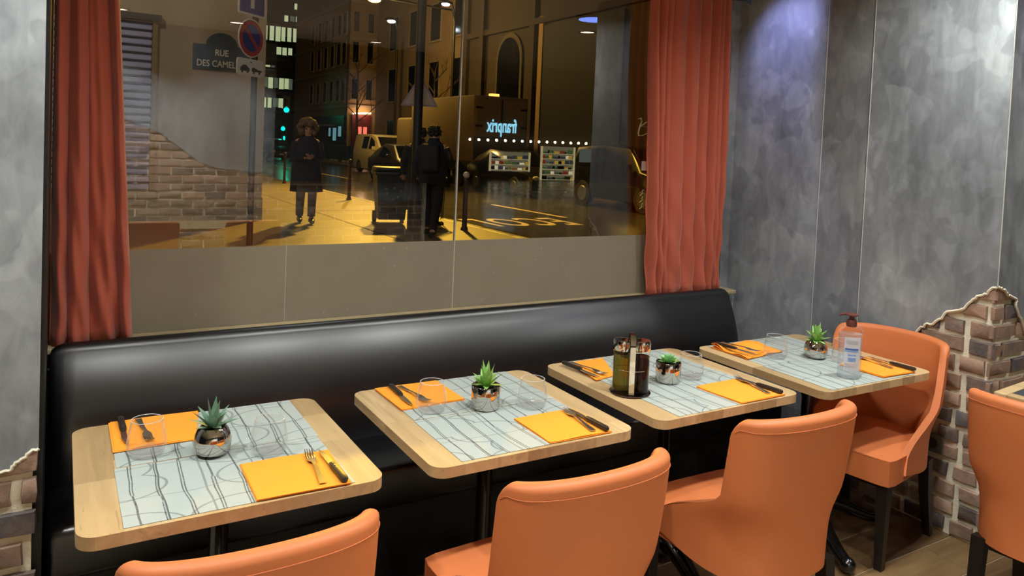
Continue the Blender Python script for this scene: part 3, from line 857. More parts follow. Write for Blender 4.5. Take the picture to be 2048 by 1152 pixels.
# ---- potted succulents
def leaf(L, wd, th, curve, n=7, tip=.6):
    """leaf mesh growing along +x from the origin, curving upward / outward"""
    vs = []; fs = []
    for i in range(n):
        t = i / (n - 1)
        hw = wd * (math.sin(pi * min(1, (t * .62 + .30))) ** 1.0) * (1 - t ** 5)
        hw = max(hw, .0004)
        x = L * t; z = curve * t * t
        vs += [(x, -hw, z + hw * .35), (x, 0, z - th * (1 - t)), (x, hw, z + hw * .35), (x, 0, z + th * .4 * (1 - t))]
    for i in range(n - 1):
        for j in range(4):
            fs.append((i * 4 + j, i * 4 + (j + 1) % 4, (i + 1) * 4 + (j + 1) % 4, (i + 1) * 4 + j))
    fs.append((3, 2, 1, 0)); fs.append(tuple((n - 1) * 4 + j for j in range(4)))
    return vs, fs
def plant(label, loc, pot, kind, lm, seed):
    rg = random.Random(seed)
    t = thing('potted_succulent', label, 'potted plant', loc, rg.uniform(0, 6), 'succulents in chrome pots')
    if pot == 'round':
        prof = [(.026, 0), (.034, .002), (.043, .012), (.049, .030), (.0495, .044), (.046, .060), (.039, .073), (.034, .079), (.031, .079), (.030, .070), (.001, .068)]
        top, pr = .070, .031
    else:
        prof = [(.040, 0), (.044, .003), (.0475, .012), (.0482, .040), (.0482, .078), (.0470, .0795), (.0455, .078), (.0452, .068), (.001, .066)]
        top, pr = .069, .045
    MB().lathe(prof, 40).build('pot', CHROME, t, smooth=50)
    sb = MB().lathe([(pr, top - .004), (pr * .8, top), (pr * .4, top + .003), (.001, top + .004)], 16)
    for k in range(40):
        a = rg.uniform(0, 6.28); r = pr * math.sqrt(rg.random()) * .93
        sb.sphere((r * cos(a), r * sin(a), top + .001), rg.uniform(.002, .004), 5, 4)
    sb.build('gravel', SOIL, t)
    def put(L, wd, th, cv, az, el, z, r0=.004):
        vs, fs = leaf(L, wd, th, cv)
        M = Matrix.Translation((r0 * cos(az), r0 * sin(az), z)) @ Matrix.Rotation(az, 4, 'Z') @ Matrix.Rotation(-el, 4, 'Y')
        MB().add(vs, fs, M).build('leaf', lm, t, smooth=60)
    if kind == 'aloe':
        for k in range(6): put(rg.uniform(.060, .072), .0105, .004, -.012, k * 1.05 + rg.uniform(-.2, .2), R(rg.uniform(28, 40)), top)
        for k in range(6): put(rg.uniform(.066, .080), .0105, .004, -.006, k * 1.05 + .5 + rg.uniform(-.2, .2), R(rg.uniform(48, 60)), top + .004)
        for k in range(3): put(rg.uniform(.074, .088), .0100, .004, .0, k * 2.1 + .3, R(rg.uniform(74, 84)), top + .006)
    elif kind == 'spike':
        for k in range(8): put(rg.uniform(.044, .062), .0115, .003, -.010, k * .79 + rg.uniform(-.2, .2), R(rg.uniform(12, 34)), top + .003)
        for k in range(8): put(rg.uniform(.058, .074), .0120, .003, -.004, k * .79 + .4, R(rg.uniform(42, 58)), top + .006)
        for k in range(5): put(rg.uniform(.070, .088), .0120, .003, .002, k * 1.26, R(rg.uniform(68, 84)), top + .008)
    else:
        for ring, (nn, el, L) in enumerate(((8, 14, .046), (8, 32, .044), (7, 52, .036), (5, 70, .026))):
            for k in range(nn): put(L * rg.uniform(.92, 1.06), .0125, .004, .004, k * 6.283 / nn + ring * .4, R(el + rg.uniform(-4, 4)), top + .004 + .002 * ring)
    return t
plant('grey-green aloe in a round chrome pot on the leftmost table', (.360, 2.140, ZM), 'round', 'aloe', LEAF1, 1)
plant('bright green spiky succulent in a chrome cylinder pot', (1.222, 2.155, ZM), 'cyl', 'spike', LEAF2, 2)
plant('pale green rosette succulent in a chrome cylinder pot right of the vinegar bottle', (2.008, 2.125, ZM), 'cyl', 'rosette', LEAF3, 3)
plant('green spiky succulent in a round chrome pot beside the soap bottle', (2.876, 2.120, ZM), 'round', 'spike', LEAF2, 4)

# ---- oil and vinegar set
cx, cy = 1.790, 2.088
cs = thing('cruet_stand', 'chrome stand with strap handle between the oil and vinegar bottles', 'cruet stand', (cx, cy, ZM), R(-35))
# local x runs from the oil bottle to the vinegar bottle
PLATE = pm('dark_steel_plate', (120, 104, 98), .12, 1.0, var=.05)
MB().lathe([(.072, 0), (.075, .002), (.075, .004), (.072, .006)], 40).build('base_plate', PLATE, cs, smooth=40)
hp = [(-.0, -.052, .006), (0, -.052, .10), (0, -.052, .17), (0, -.045, .20), (0, -.026, .214), (0, 0, .217), (0, .026, .214), (0, .045, .20), (0, .052, .17), (0, .052, .10), (0, .052, .006)]
vs = []
for i, p in enumerate(hp):
    q0, q1 = Vector(hp[max(0, i - 1)]), Vector(hp[min(len(hp) - 1, i + 1)]); dd = (q1 - q0).normalized(); nn = Vector((1, 0, 0)).cross(dd) * .001
    for sx, sn in ((-.0095, -1), (.0095, -1), (.0095, 1), (-.0095, 1)): vs.append((sx, p[1] + nn.y * sn, p[2] + nn.z * sn))
fs = [(3, 2, 1, 0), tuple(len(vs) - 4 + j for j in range(4))]
for i in range(len(hp) - 1):
    for j in range(4): fs.append((i * 4 + j, i * 4 + (j + 1) % 4, i * 4 + 4 + (j + 1) % 4, i * 4 + 4 + j))
MB().add(vs, fs).build('strap_handle', CHROME, cs, smooth=50)
MB().tube([(.058 * cos(2 * pi * k / 28), .044 * sin(2 * pi * k / 28), .088) for k in range(29)], .0015, 6).build('ring_guard', CHROME, cs, smooth=60)
OIL = liquid_mat('olive_oil', (128, 112, 16), .75); VIN = liquid_mat('dark_vinegar', (26, 12, 8), .15)
for sx, lq, lb, full in ((-1, OIL, 'glass bottle of olive oil in the chrome stand', .136), (1, VIN, 'glass bottle of dark vinegar in the chrome stand', .128)):
    off = Matrix.Rotation(R(-35), 4, 'Z') @ Vector((.0355 * sx, 0, 0))
    bt = thing('oil_bottle' if sx < 0 else 'vinegar_bottle', lb, 'bottle', (cx + off.x, cy + off.y, ZM + .0062), R(-35))
    MB().lathe([(.028, 0), (.031, .003), (.031, .118), (.0295, .124), (.031, .130), (.031, .150)], 32).build('bottle', GLASS, bt, smooth=40)
    MB().lathe([(.027, .004), (.0295, .006), (.0295, .116), (.0282, .124), (.0295, .130), (.0295, full), (.001, full)], 28).build('oil' if sx < 0 else 'vinegar', lq, bt, smooth=40)
    MB().lathe([(.0315, .148), (.0325, .150), (.0325, .182), (.030, .188), (.016, .191), (.001, .191)], 32).build('cap', CHROME, bt, smooth=40)

# ---- soap pump bottle
sp = thing('soap_bottle', 'clear soap bottle with brown pump and white label', 'bottle', (2.750, 1.868, ZM), R(-38))
LIQ = N('clear_soap_gel'); LIQ.t.nodes.remove(LIQ.b)
d_ = LIQ.n('BsdfDiffuse', i_Color=lin((226, 232, 238))); t_ = LIQ.n('BsdfTransparent', i_Color=(.93, .95, .97, 1)); x_ = LIQ.n('MixShader', i_Fac=.16)
LIQ.l(t_.outputs[0], x_.inputs[1]); LIQ.l(d_.outputs[0], x_.inputs[2]); LIQ.l(x_.outputs[0], LIQ.out.inputs[0])
body = [(.036, 0), (.043, .003), (.045, .010), (.0455, .10), (.0455, .190), (.044, .200), (.036, .208), (.020, .212), (.017, .216)]
fl_ = lambda x, y, z: (x, y * .78, z)
b = MB().lathe(body, 36); b.v = [fl_(*p) for p in b.v]; b.build('body', GLASS, sp, smooth=40)
b = MB().lathe([(.034, .003), (.042, .007), (.0435, .012), (.0437, .182), (.001, .182)], 32); b.v = [fl_(*p) for p in b.v]; b.build('gel', LIQ.m, sp, smooth=40)
PUMP = pm('brown_pump_plastic', (92, 48, 40), .4, var=.08)
MB().lathe([(.019, .210), (.020, .214), (.020, .230), (.017, .238), (.010, .241), (.010, .254), (.001, .254)], 24).build('collar', PUMP, sp, smooth=45)
pb = MB().lathe([(.020, .254), (.026, .256), (.026, .260), (.020, .263), (.001, .264)], 24)
pb.tube([(0, 0, .258), (-.03, 0, .259), (-.044, 0, .256), (-.046, 0, .250)], [.006, .0055, .005, .004], 8)
pb.build('pump_head', PUMP, sp, smooth=45)
def curved(a0, a1, z0, z1, r, mat, name, par=sp):
    vs = []; n = 12
    for k in range(n + 1):
        a = a0 + (a1 - a0) * k / n
        for rr in (r, r + .0004):
            for z in (z0, z1): vs.append((rr * cos(a), rr * .78 * sin(a), z))
    fs = [(0, 1, 3, 2), (4 * n, 4 * n + 2, 4 * n + 3, 4 * n + 1)]
    for k in range(n):
        o = 4 * k
        fs += [(o + 2, o + 6, o + 7, o + 3), (o, o + 1, o + 5, o + 4), (o + 1, o + 3, o + 7, o + 5), (o, o + 4, o + 6, o + 2)]
    return MB().add(vs, fs).build(name, mat, par, smooth=40)
LAB = N('translucent_label'); LAB.t.nodes.remove(LAB.b)
d_ = LAB.n('BsdfDiffuse', i_Color=lin((214, 222, 234))); t_ = LAB.n('BsdfTransparent'); x_ = LAB.n('MixShader', i_Fac=.55)
LAB.l(t_.outputs[0], x_.inputs[1]); LAB.l(d_.outputs[0], x_.inputs[2]); LAB.l(x_.outputs[0], LAB.out.inputs[0])
A0, A1 = R(-132), R(-48)
lbp = curved(A0, A1, .035, .172, .0457, LAB.m, 'label')
BLU = pm('blue_print', (52, 96, 168), .6, var=.05); LBL_ = pm('pale_blue_print', (120, 156, 204), .6, var=.05); GRP = pm('grey_print', (150, 156, 166), .6, var=.05)
for (z0, z1, a, b_, mt) in ((.120, .127, -128, -62, BLU), (.1125, .118, -128, -62, LBL_), (.097, .103, -112, -74, LBL_), (.156, .158, -122, -66, GRP), (.150, .152, -122, -66, GRP), (.145, .147, -122, -66, GRP),
                            (.074, .090, -112, -74, LBL_), (.063, .0645, -125, -60, GRP), (.057, .0585, -125, -60, GRP), (.051, .0525, -125, -60, GRP)):
    curved(R(a), R(b_), z0, z1, .0463, mt, 'label_print', lbp)

# ================================================================== CHAIRS
def make_chair():
    t = thing('dining_chair', 'orange', 'chair')
    na, zb, zt = 44, .345, .88
    def sm(a, b, x): x = max(0, min(1, (x - a) / (b - a))); return x * x * (3 - 2 * x)
    def plan(tt, z):
        ph = tt * pi / 2
        k = sm(.445, .615, z)
        k2 = sm(.36, .74, z); hw = .235 + .012 * k2
        Fz = .38 * (1 - k) + .140 * k
        e = .58 * (1 - k2) + .92 * k2
        yb = -.235 - .065 * sm(.34, .9, z) - .0
        return (hw * math.copysign(abs(sin(ph)) ** e, ph), yb + Fz * (1 - max(0, cos(ph)) ** (.75 if k > .5 else .6 + .15 * k * 2)))
    ts = [sin(pi / 2 * (-1 + 2 * i / na)) for i in range(na + 1)]
    def thick(tt): return .046 * (1 - .40 * abs(tt) ** 8)
    def topz(tt):
        a = abs(tt); drop = 0
        if a > .86: q = (a - .86) / .14; drop = .05 * (1 - math.sqrt(max(0, 1 - q * q)))
        return zt - .018 * a * a - drop
    def zbot(tt): return zb + .03 * abs(tt) ** 10
    cols = []
    for tt in ts:
        col = []; th = thick(tt); zt_ = topz(tt) - th / 2
        def nrm(z):
            e = .004; a, b = plan(max(-1, tt - e), z), plan(min(1, tt + e), z)
            d = Vector((b[0] - a[0], b[1] - a[1])); d.normalize()
            n_ = Vector((-d.y, d.x))
            return n_
        nz_ = 18
        for i in range(nz_ + 1):
            z = zbot(tt) + (zt_ - zbot(tt)) * i / nz_
            p = plan(tt, z); col.append((p[0], p[1], z))
        p = Vector(plan(tt, zt_)); n_ = nrm(zt_)
        for i in range(1, 8):
            a = pi * i / 8
            q = p + n_ * (th / 2 - th / 2 * cos(a)); col.append((q.x, q.y, zt_ + th / 2 * sin(a) * .8))
        for i in range(nz_, -1, -1):
            z = zbot(tt) + (zt_ - zbot(tt)) * i / nz_
            p = Vector(plan(tt, z)) + nrm(z) * th; col.append((p.x, p.y, z))
        cols.append(col)
    n = len(cols[0]); vs = [p for c in cols for p in c]; fs = []
    for i in range(na):
        for j in range(n):
            j2 = (j + 1) % n
            fs.append((i * n + j, (i + 1) * n + j, (i + 1) * n + j2, i * n + j2))
    fs.append(tuple(range(n))); fs.append(tuple(na * n + j for j in range(n - 1, -1, -1)))
    br = MB().add(vs, fs).build('backrest', ORANGE, t, smooth=60)
    path = []
    for tt in [-.97 + 1.94 * i / 40 for i in range(41)]:
        z = topz(tt) - thick(tt) * .75 - .004; p = plan(tt, z); path.append((p[0], p[1], z))
    path2 = [(p[0] * 1.003, p[1] - .0008, p[2]) for p in path]
    MB().tube(path2, .0013, 5).build('piping', ORANGE, br, smooth=60)
    def dome(x, y, z):
        if z > .44:
            z += .022 * max(0, 1 - (x / .23) ** 2) * max(0, 1 - ((y - .02) / .27) ** 2)
        k = 1 - .42 * max(0, min(1, (-.02 - y) / .19)) ** 1.5 - .03 * (.27 - y) / .5
        return (x * k, y, z)
    bm = bmesh.new(); bmesh.ops.create_cube(bm, size=1)
    bmesh.ops.subdivide_edges(bm, edges=bm.edges[:], cuts=9, use_grid_fill=True)
    vs = []
    for q in bm.verts:
        x, y, z = q.co.x * .456, .034 + q.co.y * .468, .4035 + q.co.z * .103
        # rounded vertical corners and soft top edge
        cxr, cyr, rr = .228 - .03, .234 - .03, .03
        dx, dy = abs(x) - cxr, abs(y - .034) - cyr
        if dx > 0 and dy > 0:
            l_ = math.hypot(dx, dy)
            mxx = max(dx, dy)
            s_ = mxx / l_
            x = math.copysign(cxr + dx * s_, x); y = .034 + math.copysign(cyr + dy * s_, y - .034)
        vs.append(dome(x, y, z))
    bm.verts.index_update()
    fs = [tuple(v.index for v in f.verts) for f in bm.faces]; bm.free()
    so = MB().add(vs, fs).build('seat', ORANGE, t, smooth=50)
    per = []
    for k in range(41):
        a = 2 * pi * k / 40
        ca, sa = cos(a), sin(a)
        per.append(dome(.2285 * math.copysign(abs(ca) ** .22, ca), .034 + .2345 * math.copysign(abs(sa) ** .22, sa), .438))
    MB().tube([(p[0], p[1], .4545) for p in per], .0018, 5).build('piping', ORANGE, so, smooth=60)
    for sx in (-1, 1):
        MB().tube([(.190 * sx, .228, .355), (.190 * sx, .230, .0)], [.033, .021], 4).build('leg', BLACKW, t)
        MB().tube([(.180 * sx, -.185, .355), (.182 * sx, -.20, .20), (.186 * sx, -.245, .0)], [.031, .028, .021], 4).build('leg', BLACKW, t)
    fr = MB()
    for sx in (-1, 1): fr.box(.178 * sx - .012, .178 * sx + .012, -.17, .21, .325, .353)
    fr.box(-.17, .17, .205, .228, .325, .353); fr.box(-.16, .16, -.20, -.175, .325, .353)
    fr.build('seat_frame', BLACKW, t)
    return t
ch = make_chair()
CH = [((.335, 1.648), 0.00, 'orange leatherette dining chair tucked under the leftmost table'),
      ((1.118, 1.630), 0.02, 'orange leatherette dining chair tucked under the second table from the left'),
      ((1.952, 1.680), -0.01, 'orange leatherette dining chair tucked under the oil and vinegar table'),
      ((3.028, 1.958), R(90 + 8.6), 'orange leatherette dining chair in the corner against the brick wall, facing left'),
      ((2.945, 1.165), R(-84), 'orange leatherette dining chair cut off by the right edge of the picture'),
      ((.62, -1.10), R(180), 'orange leatherette dining chair behind the camera mirrored at the left of the window'),
      ((1.48, -1.12), R(176), 'orange leatherette dining chair behind the camera mirrored near the middle of the window')]
for i, ((x, y), a, lb) in enumerate(CH):
    o = ch if i == 0 else copy_tree(ch)
    o.location = (x, y, 0); o.rotation_euler.z = a
    tag(o, lb, 'chair', 'orange dining chairs')
# table by the back wall, seen mirrored
tb = thing('back_table', 'plain oak table by the back wall, mirrored low in the window', 'table', (1.05, -1.72, 0))
MB().rbox(-.85, .85, -.33, .33, .72, .75, .01, 2).build('tabletop', WD, tb)
for sx in (-1, 1): MB().lathe([(.20, 0), (.20, .02), (.04, .05), (.03, .69), (.1, .719)], 14, (sx * .5, 0, 0)).build('column', IRON, tb, smooth=40)

# ---- wall socket
sk = thing('wall_socket', 'square dark grey wall socket on the brick column', 'socket', (3.369, 1.850, .387))
SK = pm('grey_socket', (98, 100, 102), .45, var=.05); SKD = pm('socket_recess', (52, 54, 56), .5, var=.05)
Ms = frame3((0, 0, 0), (0, -1, 0), (0, 0, 1))
MB().rbox(-.042, .042, -.042, .042, -.004, .009, .003, 2, M=Ms).build('plate', SK, sk, smooth=40)
MB().lathe([(.024, .0085), (.024, .0098), (.021, .0098), (.019, .0092), (.001, .0092)], 20, M=Ms).build('recess', SKD, sk, smooth=40)
for a in (-.009, .009): MB().lathe([(.0025, .009), (.0025, .0105)], 8, (a, 0, 0), M=Ms).build('pin_hole', DARK, sk)
MB().lathe([(.0022, .009), (.0022, .013)], 8, (0, .012, 0), M=Ms).build('earth_pin', STEEL, sk)

# ---- ceiling downlights (mirrored in chrome and glass)
DLW = ['the left pier', 'the leftmost chair', 'the second chair from the left', 'the third chair from the left', 'the corner chair', 'the framed table', 'the back table', 'the chairs by the back wall', 'the aisle by the rear window']
DL = emis('downlight_glow', (255, 240, 220), 12)
for i, (x, y, e) in enumerate(SPOTS):
    f = thing('downlight', 'recessed ceiling downlight above ' + DLW[i], 'lamp', (x, y, 2.72), 0, 'ceiling downlights')
    MB().lathe([(.075, -.012), (.085, -.010), (.088, 0), (.07, .0)], 24, cap=False).build('rim', STEEL, f, smooth=40)
    MB().lathe([(.066, -.004), (.001, -.004)], 20, cap=False).build('diffuser', DL, f)
vl = thing('violet_lamp', 'round blue-white ceiling lamp mirrored high in the right pane', 'lamp', (3.67, 1.17, 2.715))
MB().lathe([(.13, -.02), (.15, 0)], 28).build('housing', DARK, vl, smooth=40)
MB().lathe([(.125, -.024), (.001, -.026)], 28).build('diffuser', emis('violet_glow', (120, 150, 255), 9), vl)
vs_ = thing('shaded_spot', 'small violet spot lamp with an added shade above the right curtain', 'lamp', (2.95, 2.80, 2.60))
MB().prism([(.095, -.050), (.0, -.10), (-.10, -.06), (-.10, -.054), (.0, -.094), (.095, -.044)], -.18, .115).build('added_shade', DARK, vs_)  # unseen shade, added to stop the violet light at the wall edge
MB().lathe([(.03, .06), (.03, .115)], 14, (-.05, .02, 0)).build('stem', DARK, vs_, smooth=40)


# ================================================================== STREET (seen through the window)
ROADZ, PAVZ = .13, .25
PAVE = wet_mat('wet_pavement', (92, 84, 70), (128, 116, 94), .40, .62, .8)
ROAD = wet_mat('wet_asphalt', (44, 42, 38), (66, 62, 54), .10, .30, .6)
KERB = wet_mat('kerb_granite', (104, 100, 92), (136, 130, 118), .45, .6, 2)
PAINT = pm('road_paint', (206, 186, 138), .55, var=.2, scale=6)
REND = pm('beige_render', (178, 160, 134), .85, var=.16, scale=1.4, bump=.15)
OCHRE = pm('ochre_facade', (168, 142, 98), .85, var=.15, scale=.8, bump=.1)
DKFAC = pm('dark_brown_facade', (58, 49, 40), .85, var=.2, scale=.7, bump=.1)
NIGHTGL = pm('dark_window_glass', (12, 13, 16), .12, spec=.6)
STONE = pm('pale_stone_trim', (170, 154, 122), .8, var=.1, scale=2)
GREYM = pm('grey_metal', (104, 106, 108), .45, .6, var=.1)
DGREY = pm('dark_grey_metal', (40, 40, 42), .45, .3, var=.1)
WHITEP = pm('white_paint', (222, 216, 200), .45, var=.05)
struct(MB().box(-14, 5.98, 3.31, 90, -.2, PAVZ).build('floor_pavement', PAVE))
struct(MB().box(5.98, 14.0, 3.31, 130, -.2, ROADZ).build('floor_road', ROAD))
pf = struct(MB().box(14.16, 16.6, 3.31, 130, -.2, PAVZ).build('floor_far_pavement', PAVE))
struct(MB().box(16.6, 27, 64.2, 130, -.2, PAVZ).build('floor_end_pavement', PAVE))
kb = struct(MB().box(5.98, 6.15, 3.31, 90, -.2, .12).build('trim_2', KERB))
k0 = MB().rbox(5.982, 6.15, 0.006, .994, -.1, PAVZ + .004, .012, 2).build('kerb_stone', KERB, kb, smooth=40)
for i in range(36):
    o = k0 if i == 0 else k0.copy()
    if i: COL.objects.link(o)
    o.location.y = 9 + i
kb2 = struct(MB().box(14.0, 14.16, 3.31, 130, -.2, PAVZ + .003).build('trim_3', KERB))
jt = MB()
jt.box(4.09, 4.13, 6, 40, PAVZ, PAVZ + .002); jt.box(2.5, 5.98, 14.3, 14.34, PAVZ, PAVZ + .002)
struct(jt.build('trim_4', pm('pavement_joint', (60, 54, 44), .7, var=.2)))
# road markings
mk = thing('lane_marking', 'pale dashed lane line painted along the wet road', 'road marking', (0, 0, ROADZ))
for y0, y1, x in ((13.6, 16.9, 9.55), (20.5, 24.5, 9.6), (28.5, 33, 9.7), (37, 42, 9.8)):
    MB().box(x - .06, x + .06, y0, y1, 0, .003).build('dash', PAINT, mk)
MB().box(6.45, 6.55, 14.4, 60, 0, .003).build('edge_line', PAINT, mk)
sc_ = thing('school_marking', 'large worn letters reading ECOLE painted upside down on the road', 'road marking', (7.78, 13.55, ROADZ), R(180))
xo = -1.32
for c_ in 'ECOLE':
    b = text_mb(c_, 1.0, .0015, 'LEFT', 0, .80, .012)
    wd_ = max(p[0] for p in b.v)
    b.v = [(x + xo, y * 1.9, z + .0015) for x, y, z in b.v]
    b.build('letter', PAINT, sc_); xo += wd_ + .10

# ---- building on the left with shutter and street-name plaque
b1 = thing('corner_building', 'beige rendered corner building with roller shutter and blue street plaque', 'building', (0, 12.8, 0))
MB().box(-9, 2.82, .0, 9, .2, 13).build('wall', REND, b1)
MB().box(-9, 2.83, -.03, .0, .2, .62).build('plinth', STONE, b1)
SHUT = pm('blue_grey_shutter', (192, 194, 232), .45, .2, var=.08)
FRAMEO = pm('shutter_frame', (150, 128, 86), .6, var=.1)
for i in range(22):
    z = .74 + i * .1165
    MB().rbox(-.6, 1.12, -.03, .012, z, z + .084, .02, 2).build('shutter_slat', SHUT, b1, smooth=40)
MB().box(-.6, 1.12, -.012, -.004, .74, 3.3).build('shutter_back', DGREY, b1)
MB().box(1.12, 1.19, -.06, .0, .66, 3.32).build('shutter_frame', FRAMEO, b1)
MB().box(-.6, 1.24, -.10, .0, 3.32, 3.42).build('shutter_box', DGREY, b1)
MB().box(-.6, 1.24, -.08, .0, .62, .72).build('window_sill', STONE, b1)
pq = thing('street_plaque', 'blue enamel street-name plaque with rounded top on the beige wall', 'street sign', (2.13, 12.80, 2.66))
BLUEP = pm('blue_enamel', (38, 62, 84), .35, var=.1); GREENP = pm('green_enamel', (46, 84, 70), .35, var=.1); LETW = pm('white_lettering', (226, 226, 214), .5, var=.03)
Mq = frame3((0, 0, 0), (1, 0, 0), (0, 0, 1))
pl_ = [(-.43, 0), (.43, 0), (.43, .40)] + [(.24 * cos(a), .40 + .20 * sin(a)) for a in [pi * k / 14 for k in range(15)]] + [(-.43, .40)]
MB().prism(pl_, .002, .02, Mq).build('plate', BLUEP, pq)
MB().prism([(x * .96, .012 + z * .965) for x, z in pl_], .02, .0225, Mq).build('rim_line', GREENP, pq)
MB().prism([(x * .93, .022 + z * .935) for x, z in pl_], .0225, .024, Mq).build('field', BLUEP, pq)
for tx, z, sz, wd_ in (('RUE', .235, .140, .20), ('DES CAMELIAS', .055, .145, .74)):
    b = text_mb(tx, sz, .002, 'CENTER', 0, .80, .002)
    k_ = wd_ / (max(p[0] for p in b.v) - min(p[0] for p in b.v)); b.v = [(x * k_, y, zz) for x, y, zz in b.v]
    b.v = [tuple(Mq @ Vector((x, y + z, zz + .026))) for x, y, zz in b.v]
    b.build('lettering', LETW, pq)

# ---- sign post
px_, py_ = 1.91, 9.7
sg = thing('sign_post', 'grey post carrying a blue one-way sign, a round no-parking sign and a white tow panel', 'sign post', (px_, py_, PAVZ))
MB().tube([(.125, .150, 0), (.125, .150, 3.9)], .04, 12).build('post', DGREY, sg, smooth=60)
for z in (2.2, 2.58, 3.1): MB().box(-.02, .24, -.038, .03, z - .02, z + .02, Matrix.Rotation(R(40), 4, 'Z')).build('bracket', DGREY, sg)
Mg = Matrix.Rotation(R(40), 4, 'Z') @ frame3((0, -.05, 0), (1, 0, 0), (0, 0, 1))
BLU2 = pm('sign_blue', (26, 46, 132), .4, var=.05); RED2 = pm('sign_red', (176, 40, 38), .4, var=.05); SWH = pm('sign_white', (216, 212, 200), .45, var=.04); SBK = pm('sign_black', (60, 60, 66), .5)
def rr(x0, x1, y0, y1, r, n=5):
    o = []
    for cx_, cy_, a0 in ((x1 - r, y1 - r, 0), (x0 + r, y1 - r, 90), (x0 + r, y0 + r, 180), (x1 - r, y0 + r, 270)):
        for k in range(n + 1):
            a = R(a0 + 90 * k / n); o.append((cx_ + r * cos(a), cy_ + r * sin(a)))
    return o
z0 = 2.86
sq_ = MB().prism(rr(-.25, .25, z0, z0 + .5, .03), 0, .012, Mg).build('square_sign', SWH, sg)
MB().prism(rr(-.225, .225, z0 + .025, z0 + .475, .02), .012, .014, Mg).build('blue_field', BLU2, sq_)
MB().prism([(-.035, z0 + .09), (.035, z0 + .09), (.035, z0 + .28), (.10, z0 + .28), (0, z0 + .42), (-.10, z0 + .28), (-.035, z0 + .28)], .014, .016, Mg).build('arrow', SWH, sq_)
circ = lambda r, cz, n=36: [(r * cos(2 * pi * k / n), cz + r * sin(2 * pi * k / n)) for k in range(n)]
cz = 2.585
rd = MB().prism(circ(.235, cz), 0, .012, Mg).build('round_sign', SWH, sg)
MB().prism(circ(.222, cz), .012, .0135, Mg).build('red_ring', RED2, rd)
MB().prism(circ(.165, cz), .0135, .015, Mg).build('blue_disc', BLU2, rd)
for s_ in ((1,)):
    d_ = .165 * .7071; e_ = .018
    MB().prism([(-d_ - e_, cz + d_ - e_), (-d_ + e_, cz + d_ + e_), (d_ + e_, cz - d_ + e_), (d_ - e_, cz - d_ - e_)], .015, .0165, Mg).build('slash', RED2, rd)
tp = MB().prism(rr(-.25, .25, 2.12, 2.33, .04), 0, .012, Mg).build('tow_panel', SWH, sg)
tw = MB()
tw.prism([(-.19, 2.175), (-.02, 2.175), (-.02, 2.215), (-.05, 2.225), (-.08, 2.25), (-.14, 2.25), (-.17, 2.225), (-.19, 2.22)], .012, .0135, Mg)
tw.prism([(.02, 2.18), (.21, 2.18), (.21, 2.205), (.14, 2.21), (.05, 2.235), (.02, 2.215)], .012, .0135, Mg)
for x in (-.155, -.055, .06, .165): tw.prism([(x + .018 * cos(k * pi / 5), 2.17 + .018 * sin(k * pi / 5)) for k in range(10)], .012, .0138, Mg)
tw.prism([(-.01, 2.285), (.02, 2.285), (.02, 2.30), (-.01, 2.30)], .012, .0135, Mg)
tw.build('tow_pictogram', SBK, tp)

# ---- far office tower
tw_ = thing('office_tower', 'dark office tower with bands of lit windows at the end of the street', 'building', (19, 80, 0))
MB().box(-12, 4, 0, 16, 0, 40).build('facade', pm('tower_glass', (22, 30, 32), .25, var=.2, scale=.3), tw_)
WINL = emis('office_window_light', (196, 206, 160), .85); WIND = emis('office_window_dim', (120, 138, 116), .35)
rg = random.Random(4)
for zz, h_, xs in ((4.7, 1.05, [-1.6, -1.05, -.5, .05, .45]), (6.7, 1.15, [-1.6, -1.05, -.5, .05, .6, 1.0]), (9.2, 1.5, [2.0, 2.45]), (10.2, .9, [-.3, .3, .9]), (11.6, 1.55, [-1.65, -1.05, -.45, .15, .75, 1.35, 1.95, 2.45]), (13.7, .7, [.4, 1.0, 1.6, 2.2]), (15.0, .75, [1.4, 2.0, 2.6]), (8.6, .5, [-1.4, -.8])):
    MB().box(-12, 4, -.06, 0, zz - .55, zz - .3).build('spandrel', DGREY, tw_)
    for x in xs:
        MB().box(x, x + rg.uniform(.36, .5), -.03, .0, zz + rg.uniform(0, .15), zz + h_).build('window', WINL if rg.random() < .75 else WIND, tw_)

# ---- ochre building across the street (long facade x = 16.5, gable y = 49.8)
b2 = thing('ochre_building', 'ochre building with shuttered windows, dark cafe front and red shop on its gable', 'building', (16.5, 49.8, 0))
MB().box(0, 2.55, 0, 14, .1, 20).build('wall', OCHRE, b2)
for z in (3.9, 6.35, 8.5, 11): MB().box(-.12, 2.6, -.12, 14, z, z + .2).build('string_course', STONE, b2)
def window_on(par, x0, x1, z0, z1, side, mt=None, fr=None):
    fr = fr or STONE; mt = mt or NIGHTGL
    if side == 'y':
        f = MB(); t_ = .07
        f.box(x0 - t_, x0, -.05, .02, z0, z1); f.box(x1, x1 + t_, -.05, .02, z0, z1); f.box(x0 - t_, x1 + t_, -.06, .02, z1, z1 + t_); f.box(x0 - .12, x1 + .12, -.12, .02, z0 - .1, z0)
        w_ = f.build('window', fr, par); MB().box(x0, x1, -.02, .01, z0, z1).build('pane', mt, w_)
    else:
        f = MB(); t_ = .08
        f.box(-.05, .02, x0 - t_, x0, z0, z1); f.box(-.05, .02, x1, x1 + t_, z0, z1); f.box(-.06, .02, x0 - t_, x1 + t_, z1, z1 + t_); f.box(-.12, .02, x0 - .12, x1 + .12, z0 - .1, z0)
        w_ = f.build('window', fr, par); MB().box(-.02, .01, x0, x1, z0, z1).build('pane', mt, w_)
    return w_
